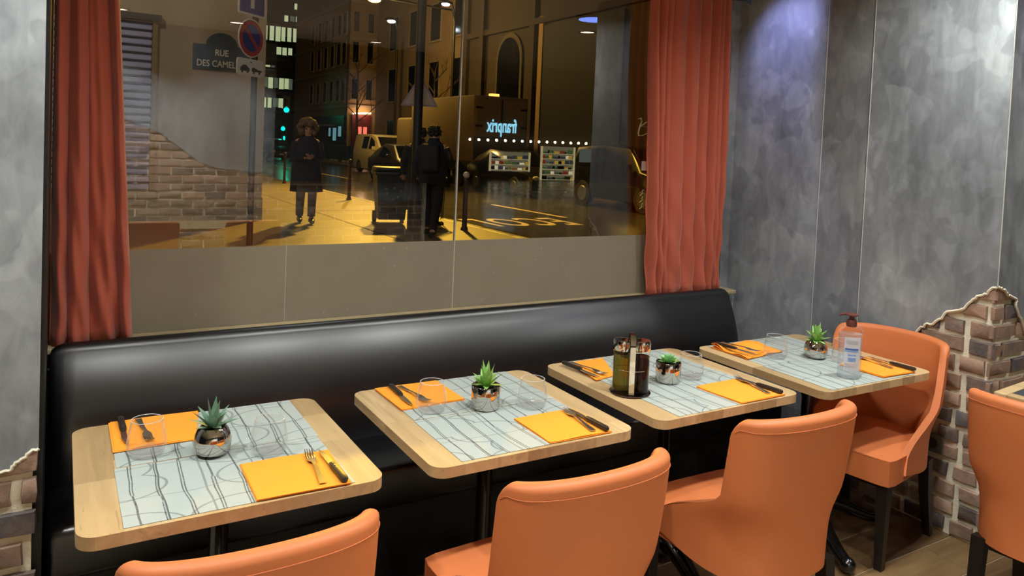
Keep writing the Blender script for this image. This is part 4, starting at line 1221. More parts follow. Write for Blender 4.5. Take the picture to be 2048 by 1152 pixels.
for z0, z1 in ((4.4, 5.85), (6.9, 8.4), (9.0, 10.4)):
    for y in (.7, 1.9, 3.4, 5.0, 6.7, 8.5): window_on(b2, y, y + .8, z0, z1, 'x')
    for x in (.22, 1.25): window_on(b2, x, x + .40, z0 + .1, z1, 'y')
MB().tube([(-.08, -.08, .2), (-.08, -.08, 14)], .06, 8).build('drainpipe', DGREY, b2)
REDW = pm('dark_red_shopfront', (96, 30, 28), .5, var=.1)
rs = MB().box(.28, 1.62, -.14, 0, .2, 3.45).build('red_shopfront', REDW, b2)
MB().tube([(.30, -.22, 3.50), (1.58, -.22, 3.58)], .055, 8).build('neon_tube', emis('warm_neon', (255, 210, 150), 7), b2)
for x0, x1 in ((.55, .98), (1.1, 1.36)):
    MB().box(x0, x1, -.16, -.138, 2.0, 2.62).build('lit_window', emis('red_window_light', (255, 120, 96), 1.3), rs)
SGN = emis('small_sign_glow', (150, 92, 70), .25)
for q in range(3): MB().tube([(.72 + .02 * q, -.15, 3.12 - .12 * q), (.9, -.15, 3.18 - .12 * q), (1.12 - .02 * q, -.15, 3.12 - .12 * q)], .016, 5).build('sign_stroke', SGN, rs)
lamp('neon_spill', 'POINT', (17.45, 49.2, 3.6), 50, (1.0, .55, .34), .2)
CAF = pm('dark_teal_cafe', (22, 34, 38), .4, var=.1)
cf = MB().box(-.12, 0, .4, 10.5, .15, 3.35).build('cafe_front', CAF, b2)
MB().box(-1.1, -.1, 2.0, 9.8, 2.62, 2.70).build('cafe_awning', pm('awning_cloth', (120, 114, 104), .8, var=.1), b2)
for y0, y1, z0, z1 in ((.9, 1.5, 1.9, 2.6), (2.0, 2.7, 1.6, 2.5), (3.3, 3.7, 1.9, 2.5)):
    MB().box(-.14, -.118, y0, y1, z0, z1).build('lit_window', emis('teal_window_light', (120, 176, 186), .6), cf)
# ---- darker buildings further right
b4 = thing('dim_building', 'dim brown building set back behind the white van', 'building', (17.6, 33.5, 0))
MB().box(0, 5, 0, 14, .1, 14).build('wall', OCHRE, b4)
for y in (1.2, 4.2, 7.2, 10.4):
    for z in (1.0, 4.2, 7.4): window_on(b4, y, y + 1.3, z, z + 2.0, 'x')
b3 = thing('church_front', 'dark brown building front with a tall arched window behind the truck', 'building', (16.6, 8, 0))
MB().box(0, 4, 0, 24.5, .1, 16).build('wall', DKFAC, b3)
aw = [(19.4, 3.6), (21.2, 3.6), (21.2, 5.4)] + [(20.3 + .9 * cos(pi * k / 12), 5.4 + 1.0 * sin(pi * k / 12)) for k in range(13)] + [(19.4, 5.4)]
Ma = frame3((0, 0, 0), (0, 1, 0), (0, 0, 1))
Ma2 = Matrix.Translation((-.06, 0, 0)) @ Ma
MB().prism([(20.3 + (y - 20.3) * 1.22, 4.9 + (z - 4.9) * 1.14) for y, z in aw], -.03, .07, Matrix.Translation((-.07, 0, 0)) @ Ma).build('arch_surround', pm('arch_stone', (84, 74, 58), .85, var=.1), b3)
MB().prism(aw, -.02, .03, Matrix.Translation((-.13, 0, 0)) @ Ma).build('arch_window', NIGHTGL, b3)
for y in (18.2, 22.6, 24.2): MB().box(-.18, 0, y, y + .4, .1, 16).build('pilaster', DKFAC, b3)
MB().box(-.10, 0, 12.5, 17.6, .2, 6.6).build('dark_shopfront', pm('dark_hoarding', (20, 20, 24), .75, var=.1), b3)
MB().box(-.14, 0, 17.6, 17.9, .2, 7).build('shopfront_frame', OCHRE, b3)
MB().box(-.2, 0, 0, 24.5, 6.7, 6.95).build('string_course', DKFAC, b3)

# ---- vehicles
TYRE = pm('tyre_rubber', (16, 16, 17), .7); CARGL = pm('car_window_glass', (14, 18, 16), .06, spec=.7)
def vehicle(name, label, loc, rz, st, paint, win, wheels, wr_=.31, bumper=None, lights=None, plate=None, group=None, cat='car'):
    """st: stations along +y from the nose (y, z bottom, z belt, z roof, half width, half roof width)"""
    t = thing(name, label, cat, loc, rz, group)
    b = MB(); vs = []
    for y, zb, zl, zr, w_, wrf in st:
        vs += [(-w_ * .96, y, zb), (-w_, y, (zb + zl) / 2), (-w_ * .98, y, zl), (-wrf, y, zr - .03), (-wrf * .9, y, zr), (wrf * .9, y, zr), (wrf, y, zr - .03), (w_ * .98, y, zl), (w_, y, (zb + zl) / 2), (w_ * .96, y, zb)]
    fs = []; n = 10
    for i in range(len(st) - 1):
        for j in range(n): fs.append((i * n + j, i * n + (j + 1) % n, (i + 1) * n + (j + 1) % n, (i + 1) * n + j))
    fs.append(tuple(range(n - 1, -1, -1))); fs.append(tuple((len(st) - 1) * n + j for j in range(n)))
    b.add(vs, fs).build('body', paint, t, smooth=38)
    def interp(y):
        for a, c in zip(st, st[1:]):
            if a[0] <= y <= c[0]:
                k = (y - a[0]) / (c[0] - a[0] + 1e-9); return [p + (q - p) * k for p, q in zip(a, c)]
        return st[-1]
    for (y0, y1, kind) in win:
        A, B_ = interp(y0), interp(y1); g = MB()
        if kind == 'top':
            up_ = Vector((0, -(B_[3] - A[3]), (B_[0] - A[0]))).normalized() * .012
            if up_.z < 0: up_ = -up_
            q = [(-A[5] * .88, A[0], A[3]), (A[5] * .88, A[0], A[3]), (B_[5] * .86, B_[0], B_[3]), (-B_[5] * .86, B_[0], B_[3])]
            q2 = [tuple(Vector(p) + up_) for p in q]
            g.add(q + q2, [(3, 2, 1, 0), (4, 5, 6, 7), (0, 1, 5, 4), (1, 2, 6, 5), (2, 3, 7, 6), (3, 0, 4, 7)]); g.build('windscreen' if y0 < 2 else 'rear_window', CARGL, t)
        else:
            for s_ in (-1, 1):
                g = MB()
                def pt(S_, k): return Vector((s_ * (S_[4] * .98 + (S_[5] - S_[4] * .98) * k), S_[0], S_[2] + (S_[3] - .03 - S_[2]) * k))
                q = [pt(A, .10), pt(B_, .10), pt(B_, .88), pt(A, .88)]
                q2 = [p + Vector((.012 * s_, 0, .003)) for p in q]
                g.add(q + q2, [(3, 2, 1, 0), (4, 5, 6, 7), (0, 1, 5, 4), (1, 2, 6, 5), (2, 3, 7, 6), (3, 0, 4, 7)]); g.build('side_window', CARGL, t)
    for y in wheels:
        for s_ in (-1, 1):
            Mw = Matrix.Translation((s_ * (st[2][4] - .10), y, wr_)) @ Matrix.Rotation(pi / 2 * s_, 4, 'Y')
            wh = MB().lathe([(wr_ * .6, -.09), (wr_ * .95, -.09), (wr_, -.05), (wr_, .07), (wr_ * .95, .105), (wr_ * .62, .105)], 24, M=Mw, cap=True).build('wheel', TYRE, t, smooth=40)
            MB().lathe([(wr_ * .6, .10), (wr_ * .55, .118), (wr_ * .2, .11), (.001, .112)], 14, M=Mw).build('hub_cap', GREYM, wh, smooth=40)
    A = st[0]; B_ = st[1]
    if bumper: MB().rbox(-A[4] * .97, A[4] * .97, A[0] - .07, A[0] + .25, A[1], A[1] + bumper, .04, 2).build('bumper', pm('bumper_plastic', (24, 25, 30), .5), t)
    for s_ in (-1, 1):
        lz = (A[2] + .02) if not lights else lights
        MB().sphere((s_ * A[4] * .80, A[0] + .03, lz), .12, 12, 8, (1.1, .6, .6)).build('headlight', pm('lamp_glass', (190, 190, 180), .1, spec=.8), t, smooth=60)
        i3 = st[3]
        MB().rbox(s_ * (i3[4] + .10) - .09, s_ * (i3[4] + .10) + .09, st[2][0] + .25, st[2][0] + .34, st[2][2] + .02, st[2][2] + .2, .03, 2).build('wing_mirror', paint, t)
    MB().box(-.26, .26, A[0] - .085, A[0] - .07, A[1] + .08, A[1] + .19).build('number_plate', pm('plate_white', (150, 146, 134), .5), t)
    return t
VANW = pm('white_van_paint', (216, 204, 172), .32, var=.04, coat=.4)
vehicle('white_van', 'white panel van parked facing us across the street', (13.35, 32.3, ROADZ), R(0),
        [(0, .28, .74, .80, .76, .70), (.14, .22, .92, .99, .83, .76), (.85, .2, 1.08, 1.14, .86, .74), (1.65, .2, 1.10, 1.76, .87, .69), (2.2, .2, 1.10, 1.86, .87, .70), (4.1, .2, 1.10, 1.87, .87, .71), (4.35, .26, 1.08, 1.80, .85, .70)],
        VANW, [(.92, 1.62, 'top'), (1.35, 2.15, 'side'), (2.35, 3.1, 'side')], (.85, 3.45), .31, .34, .86, cat='van')
BLKC = pm('black_car_paint', (13, 14, 18), .22, var=.05, coat=.6)
sedan = [(0, .3, .58, .64, .74, .66), (.15, .22, .70, .76, .84, .72), (1.2, .2, .86, .92, .88, .74), (2.0, .2, .88, 1.40, .88, .58), (2.9, .2, .90, 1.45, .88, .60), (3.7, .2, .92, 1.22, .87, .60), (4.1, .3, .86, .98, .82, .62)]
vehicle('dark_car', 'black hatchback parked behind the truck', (12.75, 18.9, ROADZ), R(0), sedan, BLKC, [(1.25, 1.95, 'top'), (2.95, 3.65, 'top'), (1.6, 2.85, 'side')], (.85, 3.3), group='parked black cars')
suv = [(0, .3, .72, .80, .80, .72), (.15, .25, .86, .94, .88, .78), (1.1, .25, 1.0, 1.06, .92, .78), (1.8, .25, 1.02, 1.62, .92, .64), (2.9, .25, 1.04, 1.70, .92, .66), (4.0, .25, 1.04, 1.62, .91, .66), (4.3, .3, 1.0, 1.12, .86, .7)]
vehicle('dark_suv', 'large black car parked nearest the right curtain', (13.1, 13.2, ROADZ), R(0), suv, BLKC, [(1.15, 1.75, 'top'), (1.5, 2.85, 'side'), (2.95, 3.9, 'side')], (.9, 3.4), .35, group='parked black cars')
GRC = pm('grey_car_paint', (70, 66, 56), .3, var=.05, coat=.5)
vehicle('grey_car', 'small grey car half hidden by the walkers', (11.3, 24.8, ROADZ), R(0), sedan, GRC, [(1.25, 1.95, 'top'), (1.6, 2.85, 'side')], (.85, 3.3))
vehicle('far_car', 'distant dark car beyond the walking woman', (12.3, 50, ROADZ), R(0), sedan, BLKC, [(1.25, 1.95, 'top'), (1.6, 2.85, 'side')], (.85, 3.3))
# box truck seen from its rear
tk = thing('box_truck', 'box truck with two hinged rear doors and an amber roof light', 'truck', (13.55, 23.6, ROADZ))
TRK = pm('truck_panel', (150, 134, 104), .5, var=.08, scale=1.5)
MB().rbox(-1.12, 1.12, 0, 5.6, .95, 3.32, .03, 2).build('cargo_box', TRK, tk, smooth=40)
for s_ in (-1, 1):
    dr = MB().rbox(s_ * .54 - .50, s_ * .54 + .50, -.035, .005, 1.9, 3.22, .012, 2).build('rear_door', TRK, tk)
    for z in (2.2, 2.85): MB().box(s_ * .93 - .14, s_ * .93 + .14, -.06, -.03, z, z + .07).build('hinge', DGREY, dr)
MB().tube([(.0, -.05, 1.2), (.0, -.05, 3.2)], .02, 6).build('locking_bar', DGREY, tk)
MB().box(-1.1, 1.1, -.03, .0, .98, 1.86).build('tail_lift', GREYM, tk)
MB().rbox(-.40, -.05, .1, .3, 3.32, 3.42, .02, 2).build('amber_light', emis('amber_glow', (255, 190, 90), 2.2), tk)
MB().box(-.95, .95, .2, 7.0, .55, .95).build('chassis', DGREY, tk)
MB().rbox(-1.05, 1.05, 5.75, 7.4, .6, 2.6, .12, 3).build('cab', TRK, tk, smooth=40)
for y in (1.4, 6.4):
    for s_ in (-1, 1):
        Mw = Matrix.Translation((s_ * .86, y, .45)) @ Matrix.Rotation(pi / 2 * s_, 4, 'Y')
        MB().lathe([(.28, -.13), (.44, -.13), (.45, .12), (.28, .14)], 22, M=Mw).build('wheel', TYRE, tk, smooth=40)

# ---- street furniture
bx = thing('wheelie_bin', 'dark wheelie bin standing on the pavement', 'bin', (4.80, 12.05, PAVZ), R(-14))
BINM = pm('bin_plastic', (34, 36, 34), .5, var=.1, bump=.1)
vs = []
for z, hw, hd in ((.08, .22, .25), (.84, .28, .33)):
    vs += [(-hw, -hd, z), (hw, -hd, z), (hw, hd, z), (-hw, hd, z)]
MB().add(vs, [(3, 2, 1, 0), (4, 5, 6, 7)] + [(j, (j + 1) % 4, 4 + (j + 1) % 4, 4 + j) for j in range(4)]).build('body', BINM, bx)
MB().rbox(-.31, .31, -.37, .35, .83, .89, .015, 2).build('rim', BINM, bx, smooth=40)
MB().rbox(-.305, .305, -.36, .34, .892, .955, .03, 3, fn=lambda x, y, z: (x, y, z + .03 * (1 - (x / .31) ** 2) * (1 if z > .92 else 0))).build('lid', BINM, bx, smooth=40)
MB().tube([(-.24, .40, .90), (.24, .40, .90)], .018, 8).build('handle', BINM, bx)
for s_ in (-1, 1):
    MB().lathe([(.05, -.03), (.10, -.03), (.10, .03), (.05, .03)], 18, M=Matrix.Translation((s_ * .24, .22, .10)) @ Matrix.Rotation(pi / 2, 4, 'Y')).build('wheel', TYRE, bx, smooth=40)
STK = pm('bin_stickers', (92, 94, 92), .6)
for x, z in ((.02, .62), (.13, .57), (-.10, .53), (.08, .47), (.0, .43), (-.12, .60)):
    MB().prism(circ(.022, z, 10), 0, .004, Matrix.Translation((x, -.285 - (z - .08) * .06, 0)) @ Mq).build('sticker', STK, bx)
def bollard(x, y, label, ball):
    t = thing('bollard', label, 'bollard', (x, y, PAVZ), 0, 'pavement bollards')
    MB().lathe([(.06, 0), (.06, .03), (.042, .06), (.038, .78), (.046, .80), (.046, .83), (.03, .85)], 14).build('post', pm('bollard_brown', (58, 36, 28), .5, var=.1), t, smooth=40)
    MB().sphere((0, 0, .90), .055, 14, 10).build('ball', WHITEP if ball else DGREY, t, smooth=60)
bollard(5.70, 16.9, 'slim brown bollard casting a shadow on the pavement beyond the bin', False)
bollard(5.62, 10.85, 'white-topped bollard behind the pane joint', True)
bollard(5.72, 23.0, 'small distant bollard beyond the wheelie bin', False)
tpst = thing('lamp_column', 'thick dark street column rising behind the walkers', 'post', (4.77, 10.95, PAVZ))
MB().lathe([(.11, 0), (.11, .5), (.075, .6), (.068, 6.5)], 16).build('shaft', DGREY, tpst, smooth=40)
ts_ = thing('warning_sign', 'grey-backed triangular road sign on a thin pole beyond the dark column', 'road sign', (5.86, 13.4, PAVZ), R(-22))
MB().tube([(0, .03, 0), (0, .03, 2.75)], .03, 8).build('pole', GREYM, ts_, smooth=60)
tri = lambda s_: [(-.36 * s_, 2.38 - .25 * (1 - s_) * -1 - .25 + .25), (.36 * s_, 2.38 + .25 * (1 - s_)), (0, 2.38 + .25 * (1 - s_) + .62 * s_)]
tri = lambda s_: [(-.36 * s_, 2.10 + .2 * (1 - s_)), (.36 * s_, 2.10 + .2 * (1 - s_)), (0, 2.10 + .2 * (1 - s_) + .62 * s_)]
MB().prism(tri(1), -.02, .012, Mq).build('plate', pm('sign_back_grey', (150, 140, 150), .5, .3, var=.08), ts_)
MB().prism(tri(.82), .012, .016, Mq).build('inner_plate', pm('sign_back_light', (176, 164, 160), .5, .3, var=.08), ts_)
# waste-bag ring
wb_ = thing('waste_bag_stand', 'wire waste-bag stand beside the walkers', 'bin', (5.44, 11.75, PAVZ))
MB().tube([(.24 * cos(2 * pi * k / 20), .24 * sin(2 * pi * k / 20), .80) for k in range(21)], .02, 8).build('ring', GREYM, wb_, smooth=60)
for k in range(12): MB().tube([(.22 * cos(2 * pi * k / 12), .22 * sin(2 * pi * k / 12), .80), (.20 * cos(2 * pi * k / 12), .20 * sin(2 * pi * k / 12), .10)], .008, 5).build('bar', GREYM, wb_)
MB().lathe([(.05, .16), (.16, .20), (.19, .45), (.20, .79)], 14).build('bag', pm('grey_bag', (120, 108, 84), .5, var=.3, scale=8), wb_, smooth=60)
MB().lathe([(.22, 0), (.22, .03), (.18, .06)], 18).build('base', DGREY, wb_)
# traffic lights, one behind another along the far kerb
GRN = emis('green_signal', (0, 255, 200), 34); OFF = pm('dead_lens', (30, 16, 14), .2)
def traffic_light(x, y, zg, r, label):
    t = thing('traffic_light', label, 'traffic light', (x, y, ROADZ if x < 14 else PAVZ), R(-14), 'green traffic lights')
    MB().tube([(0, 0, 0), (0, 0, zg + .7)], .06, 10).build('pole', DGREY, t, smooth=60)
    MB().rbox(-r * 1.5, r * 1.5, -.26, -.05, zg - r * 1.6, zg + r * 6.2, .03, 2).build('housing', DARK, t)
    for k, mt in ((2, OFF), (1, OFF), (0, GRN)):
        MB().lathe([(r, 0), (r * .85, .03), (.001, .05)], 16, M=Matrix.Translation((0, -.26, zg + k * r * 2.3)) @ Matrix.Rotation(pi / 2, 4, 'X')).build('lens', mt, t)
traffic_light(13.88, 55.8, 3.55, .17, 'nearest and highest of the three green traffic lights left of the woman')
traffic_light(17.72, 72.3, 2.26, .17, 'middle of the three green traffic lights left of the woman')
traffic_light(19.0, 77.0, 1.38, .16, 'lowest of the three green traffic lights left of the woman')
# street lamps
def street_lamp(x, y, h, reach, label, mt, r):
    t = thing('street_lamp', label, 'street lamp', (x, y, PAVZ), 0, 'street lamps')
    MB().tube([(0, 0, 0), (0, 0, h - .5), (-.15, 0, h), (-reach, 0, h + .1)], [.08, .06, .05, .04], 10).build('pole', DGREY, t, smooth=60)
    MB().sphere((-reach - .2, 0, h + .08), .30, 14, 8, (1.3, .6, .35)).build('head', DGREY, t, smooth=60)
    MB().sphere((-reach - .2, 0, h - .02), r, 14, 8, (1.2, .8, .55)).build('bulb', mt, t, smooth=60)
street_lamp(14.9, 30.5, 7.40, 3.6, 'sodium street lamp glowing orange at the top of the window', emis('sodium_glow', (255, 176, 60), 60), .24)
street_lamp(16.0, 40, 8.2, .2, 'white street lamp on a thin pole above the triangular sign', emis('white_led', (235, 245, 255), 22), .20)
street_lamp(16.2, 33.2, 8.2, .3, 'white street lamp beside the pane joint', emis('white_led_2', (235, 245, 255), 22), .18)
sf = thing('added_sign_lamp', 'unseen flat lamp added outside above the restaurant window to light the signs', 'lamp', (1.5, 3.70, 3.42))  # added housing for the sign fill light
MB().rbox(-.35, .35, -.45, .06, -.02, .06, .02, 2).build('housing', DARK, sf)
# barriers on the far pavement
for i in range(3):
    t = thing('site_barrier', ['dark green site barrier nearest the white van', 'middle dark green site barrier before the cafe front', 'farthest dark green site barrier, right behind the woman'][i], 'barrier', (15.3, 44.6 + 2.5 * i, PAVZ), 0, 'green site barriers')
    MB().rbox(-.05, .05, -1.2, 1.2, .12, 1.05, .02, 2).build('panel', pm('barrier_green', (28, 52, 46), .6, var=.15), t)
    for y in (-.8, .8): MB().rbox(-.25, .25, y - .1, y + .1, 0, .14, .02, 2).build('foot', pm('barrier_foot', (150, 140, 116), .8), t)
# bare tree
def tree(x, y, h, label, seed):
    rg = random.Random(seed); t = thing('bare_tree', label, 'tree', (x, y, PAVZ), 0, 'bare street trees')
    BK = pm('bark', (70, 58, 42), .9, var=.2); tr = MB(); bb = MB()
    tr.tube([(0, 0, 0), (.03, .02, h * .3), (-.02, 0, h * .55), (.02, .03, h)], [.11, .09, .06, .02], 8)
    def br(p, d, L, r, lv):
        q = p + d * L; bb.tube([p, p + d * L * .5 + Vector((rg.uniform(-.05, .05),) * 3), q], [r, r * .75, r * .4], 5)
        if lv:
            for k in range(3):
                e = (d + Vector((rg.uniform(-.7, .7), rg.uniform(-.7, .7), rg.uniform(-.1, .6)))).normalized()
                br(p + (q - p) * rg.uniform(.5, 1), e, L * rg.uniform(.5, .75), r * .55, lv - 1)
    for k in range(9):
        a = k * 2.4; br(Vector((0, 0, h * (.4 + .06 * k))), Vector((cos(a) * .8, sin(a) * .8, .7)).normalized(), h * .22, .035, 2)
    tr.build('trunk', BK, t, smooth=60); o = bb.build('branches', BK, t); o['kind'] = 'stuff'
tree(15.0, 43.5, 6.2, 'bare tree before the cafe front', 3)
tree(15.2, 33.0, 5.0, 'bare tree beside the box truck', 9)

# ---- people
SKIN = pm('skin', (196, 150, 122), .55, var=.05, scale=20)
def limb_skin(name, nodes, edges, mat, parent, sub=2):
    me = bpy.data.meshes.new(name)
    me.from_pydata([n_[0] for n_ in nodes], edges, [])
    o = bpy.data.objects.new(name, me); COL.objects.link(o)
    sk_ = o.modifiers.new('skin', 'SKIN'); sk_.use_smooth_shade = True
    for i, n_ in enumerate(nodes):
        v = me.skin_vertices[0].data[i]; r = n_[1]; v.radius = r if isinstance(r, tuple) else (r, r); v.use_root = (i == 0)
    o.modifiers.new('sub', 'SUBSURF').levels = sub
    dg = bpy.context.evaluated_depsgraph_get(); dg.update()
    m2 = bpy.data.meshes.new_from_object(o.evaluated_get(dg))
    o.modifiers.clear(); o.data = m2; bpy.data.meshes.remove(me)
    for p in m2.polygons: p.use_smooth = True
    m2.materials.clear(); m2.materials.append(mat); o.parent = parent
    return o
def hand(b, wrist, d, palm_up, side):
    d = Vector(d).normalized(); u = Vector(palm_up); u = (u - d * u.dot(d)).normalized(); s_ = d.cross(u) * side
    w_ = Vector(wrist)
    b.tube([w_, w_ + d * .04, w_ + d * .09], [.024, .036, .038], 8, sq=.5)
    for k, L in enumerate((.062, .072, .068, .052)):
        p = w_ + d * .085 + s_ * (.027 - .018 * k)
        b.tube([p, p + d * L * .5 + u * .008, p + d * L * .85 + u * .026], [.0095, .0088, .007], 6)
    p = w_ + d * .03 + s_ * .03
    b.tube([p, p + d * .03 + s_ * .025 + u * .006, p + d * .06 + s_ * .03 + u * .016], [.012, .011, .008], 6)
def person(label, loc, rz, P, coat, trouser, hairm, hair, coat_z, group=None, extra=None):
    """P: joint dictionary (facing +y). coat: (material, list of (z, half width, half depth))"""
    t = thing('person', label, 'person', loc, rz, group)
    J = P
    names = ['pelvis', 'spine', 'chest', 'neck', 'head', 'crown', 'hipL', 'kneeL', 'ankL', 'toeL', 'hipR', 'kneeR', 'ankR', 'toeR', 'shL', 'elL', 'wrL', 'shR', 'elR', 'wrR']
    rad = [(.13, .10), (.12, .09), (.14, .10), .055, (.075, .09), (.065, .078), .085, .060, .042, .030, .085, .060, .042, .030, .055, .042, .028, .055, .042, .028]
    idx = {n_: i for i, n_ in enumerate(names)}
    E_ = [('pelvis', 'spine'), ('spine', 'chest'), ('chest', 'neck'), ('neck', 'head'), ('head', 'crown'), ('pelvis', 'hipL'), ('hipL', 'kneeL'), ('kneeL', 'ankL'), ('ankL', 'toeL'),
          ('pelvis', 'hipR'), ('hipR', 'kneeR'), ('kneeR', 'ankR'), ('ankR', 'toeR'), ('chest', 'shL'), ('shL', 'elL'), ('elL', 'wrL'), ('chest', 'shR'), ('shR', 'elR'), ('elR', 'wrR')]
    limb_skin('body', [(J[n_], r) for n_, r in zip(names, rad)], [(idx[a], idx[b]) for a, b in E_], SKIN, t)
    hd = Vector(J['head'])
    fc = MB(); fc.sphere(hd + Vector((0, .098, -.012)), .016, 8, 6, (.8, 1.1, 1.2)); fc.build('nose', SKIN, t, smooth=60)
    for s_ in (-1, 1):
        MB().sphere(hd + Vector((.032 * s_, .078, .018)), .012, 8, 6).build('eye', pm('eye_dark', (40, 30, 26), .2), t, smooth=60)
        MB().sphere(hd + Vector((.078 * s_, .0, -.005)), .022, 8, 6, (.4, .8, 1.3)).build('ear', SKIN, t, smooth=60)
    MB().rbox(-.024, .024, .074, .088, 0, .010, .004, 1, M=Matrix.Translation(hd + Vector((0, 0, -.055)))).build('mouth', pm('lips', (150, 84, 78), .5), t)
    hb = MB(); rg = random.Random(5)
    nb, R0, jit = hair
    for k in range(nb):
        a = rg.uniform(0, 6.283); e = rg.uniform(-.75, 1.5)
        d = Vector((cos(a) * cos(e), sin(a) * cos(e), sin(e)))
        if d.y > .45 and d.z < .42: continue
        hb.sphere(hd + Vector((0, -.01, .035)) + d * R0 * rg.uniform(.8, 1), jit * rg.uniform(.7, 1.2), 7, 5)
    hb.build('hair', hairm, t, smooth=60)
    hm = MB(); hand(hm, J['wrL'], Vector(J['wrL']) - Vector(J['elL']), (0, 0, 1), -1); hm.build('hand', SKIN, t, smooth=60)
    hm = MB(); hand(hm, J['wrR'], Vector(J['wrR']) - Vector(J['elR']), (0, 0, 1), 1); hm.build('hand', SKIN, t, smooth=60)
    cm, rings = coat
    c = MB(); vs = []; fs = []; n = 28
    for z, hw, hd_, yo in rings:
        for j in range(n):
            a = 2 * pi * j / n; k = 1 + .02 * sin(5 * a + z * 9)
            vs.append((hw * k * cos(a), yo + hd_ * k * sin(a), z))
    for i in range(len(rings) - 1):
        for j in range(n): fs.append((i * n + j, i * n + (j + 1) % n, (i + 1) * n + (j + 1) % n, (i + 1) * n + j))
    c.add(vs, fs)
    for s_ in 'LR':
        a, b_, d_ = [Vector(J[k + s_]) for k in ('sh', 'el', 'wr')]
        c.tube([a * .98, a + (b_ - a) * .5, b_, b_ + (d_ - b_) * .5, b_ + (d_ - b_) * .93], [.078, .070, .066, .056, .050], 12)
    o = c.build('coat', cm, t, smooth=70); md = o.modifiers.new('thickness', 'SOLIDIFY'); md.thickness = .008
    for s_ in 'LR':
        h_, k_, a_, q_ = [Vector(J[k + s_]) for k in ('hip', 'knee', 'ank', 'toe')]
        MB().tube([h_ + Vector((0, 0, .02)), h_ + (k_ - h_) * .5, k_, k_ + (a_ - k_) * .5, a_ + (k_ - a_) * .06], [.105, .092, .074, .066, .062], 12).build('trouser_leg', trouser, t, smooth=60)
        dd = (q_ - a_); dd.z = 0; dd.normalize()
        MB().tube([a_ - dd * .06 + Vector((0, 0, -.045)), a_ + dd * .02 + Vector((0, 0, -.035)), a_ + dd * .11 + Vector((0, 0, -.045)), a_ + dd * .19 + Vector((0, 0, -.055))], [.040, .050, .046, .028], 10).build('shoe', pm('black_shoe', (18, 17, 17), .35), t, smooth=60)
    return t
HAIRB = pm('brown_curls', (112, 86, 54), .7, var=.3, scale=30); HAIRD = pm('dark_hair', (30, 24, 22), .6, var=.2)
NAVY = pm('navy_coat', (26, 30, 42), .85, var=.15, scale=10, bump=.1); OLIV = pm('dark_olive_coat', (34, 36, 30), .85, var=.15, scale=10, bump=.1); TRO = pm('dark_trousers', (20, 22, 28), .85, var=.1)
W = dict(pelvis=(0, 0, .92), spine=(0, 0, 1.08), chest=(0, .01, 1.26), neck=(0, .02, 1.42), head=(0, .04, 1.52), crown=(0, .035, 1.60),
         hipL=(-.085, 0, .87), kneeL=(-.085, .14, .50), ankL=(-.075, .16, .10), toeL=(-.075, .30, .04), hipR=(.085, 0, .87), kneeR=(.085, .02, .49), ankR=(.08, -.10, .10), toeR=(.085, .04, .035),
         shL=(-.165, 0, 1.345), elL=(-.235, .03, 1.08), wrL=(-.05, .22, 1.10), shR=(.165, 0, 1.345), elR=(.235, .03, 1.08), wrR=(.05, .23, 1.07))
person('curly-haired woman in a long dark coat walking towards us with hands clasped', (3.40, 12.25, PAVZ), R(172), W,
       (NAVY, [(.52, .265, .21, .03), (.72, .25, .19, .02), (.92, .235, .17, 0), (1.08, .22, .155, 0), (1.25, .21, .15, 0), (1.36, .165, .115, .01), (1.42, .085, .075, .02), (1.455, .075, .068, .02)]), TRO, HAIRB, (240, .145, .042), .5)
A_ = dict(W); A_.update(kneeL=(-.09, .22, .52), ankL=(-.09, .16, .12), toeL=(-.09, .30, .07), kneeR=(.09, -.02, .49), ankR=(.085, -.24, .12), toeR=(.085, -.10, .035),
          elL=(-.24, -.06, 1.08), wrL=(-.22, .10, .90), elR=(.25, .05, 1.09), wrR=(.24, .26, 1.06))
pa = person('walker in a dark navy jacket seen from behind beside the column', (4.62, 10.0, PAVZ), R(-38), A_,
            (NAVY, [(.80, .20, .155, 0), (.95, .205, .16, 0), (1.12, .205, .155, 0), (1.26, .205, .15, 0), (1.36, .18, .125, .01), (1.42, .095, .085, .02), (1.47, .085, .078, .02)]), TRO, HAIRD, (120, .088, .026), .8)
MB().rbox(-.15, .15, -.30, -.12, .98, 1.38, .05, 3).build('backpack', pm('black_backpack', (22, 22, 24), .7, var=.2), pa, smooth=50)
MB().box(.16, .215, .06, .10, 1.16, 1.19).build('reflective_patch', WHITEP, pa)
B_ = dict(W); B_.update(kneeL=(-.09, .05, .5), ankL=(-.09, -.06, .10), toeL=(-.09, .08, .035), kneeR=(.09, .12, .5), ankR=(.085, .14, .11), toeR=(.085, .28, .05), elL=(-.25, 0, 1.08), wrL=(-.24, .12, .87), elR=(.25, 0, 1.08), wrR=(.24, .12, .87))
person('walker in a long dark olive coat seen from behind next to the wheelie bin', (4.99, 11.32, PAVZ), R(-20), B_,
       (OLIV, [(.30, .25, .20, 0), (.55, .235, .19, 0), (.92, .21, .165, 0), (1.08, .20, .155, 0), (1.25, .20, .15, 0), (1.36, .175, .12, .01), (1.42, .09, .08, .02), (1.46, .08, .072, .02)]), TRO, HAIRD, (120, .092, .028), .5)

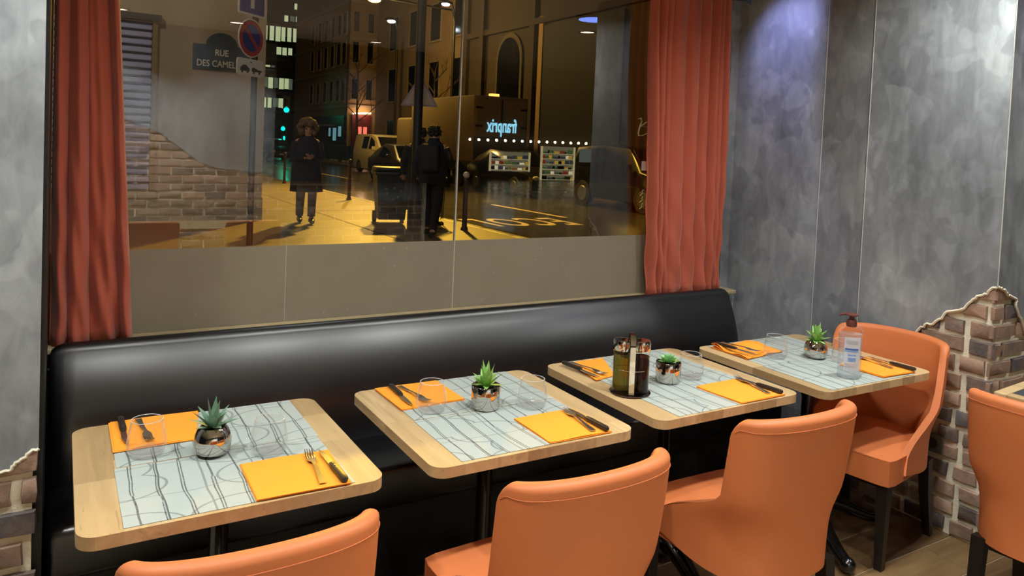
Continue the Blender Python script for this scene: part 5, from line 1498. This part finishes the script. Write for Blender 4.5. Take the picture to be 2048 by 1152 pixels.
# ---- lit shop behind the restaurant, mirrored in the window pane
sh = thing('lit_shop', 'lit shop front with glowing sign and string of bulbs, mirrored in the right pane', 'shop', (0, -29.9, 0))
MB().box(14, 34, -.5, 0, -.5, 9).build('facade', DKFAC, sh)
SG = emis('sign_cyan_white', (150, 226, 255), 10)
b = text_mb('franprix', 1.06, .02, 'CENTER', 0, .56, .018)
Msg = frame3((20.72, .06, 2.46), (-1, 0, 0), (0, 0, 1))
b.v = [tuple(Msg @ Vector(p)) for p in b.v]; b.build('sign_lettering', SG, sh)
BULB = emis('bulb_glow', (255, 232, 200), 42)
bu = None
for i in range(17):
    o = MB().sphere((0, 0, 0), .075, 8, 6).build('string_bulb', BULB, sh) if bu is None else bu.copy()
    if bu is None: bu = o
    else: COL.objects.link(o)
    o.location = (18.6 + i * .55, .35, 1.98 + .006 * i)
WARM = emis('shop_warm_light', (236, 214, 160), 4.2); BACK = emis('shop_back_glow', (200, 190, 150), 1.7)  # mullions and shelves glow too, in place of being lit
rg = random.Random(12)
PAL = [emis('glowing_goods_red', (176, 60, 40), 3), emis('glowing_goods_yellow', (230, 180, 60), 4), emis('glowing_goods_green', (90, 130, 70), 2.5), emis('glowing_goods_cream', (236, 222, 184), 6), emis('glowing_goods_grey', (90, 96, 104), 2), DARK]  # goods emit their own light, standing in for shop lighting
for (x0, x1, z0, z1) in ((20.1, 22.55, .30, 1.40), (23.45, 25.65, -.2, 1.80)):
    w_ = MB().box(x0, x1, .0, .03, z0, z1).build('shop_window', BACK, sh)
    MB().box(x0 - .08, x0, .0, .12, z0, z1).build('mullion', WARM, sh); MB().box(x1, x1 + .08, .0, .12, z0, z1).build('mullion', WARM, sh)
    z = z0 + .1
    while z < z1 - .15:
        MB().box(x0, x1, .03, .10, z - .035, z - .01).build('shelf', WARM, w_)
        x = x0 + .03
        while x < x1 - .12:
            d_ = rg.uniform(.08, .34)
            MB().box(x, min(x1 - .02, x + d_), .03, .09, z, z + rg.uniform(.08, .22)).build('goods', rg.choice(PAL), w_); x += d_ + rg.uniform(.0, .12)
        z += .30
MB().box(26.1, 26.95, .0, .04, .95, 1.75).build('lit_panel', emis('panel_glow', (150, 158, 150), 2), sh)
MB().box(27.3, 27.6, .0, .06, .95, 1.95).build('lit_door', emis('door_glow', (214, 236, 214), 4), sh)
struct(MB().box(8, 36, -34, -2.6, -.5, -.13).build('floor_back_street', ROAD))
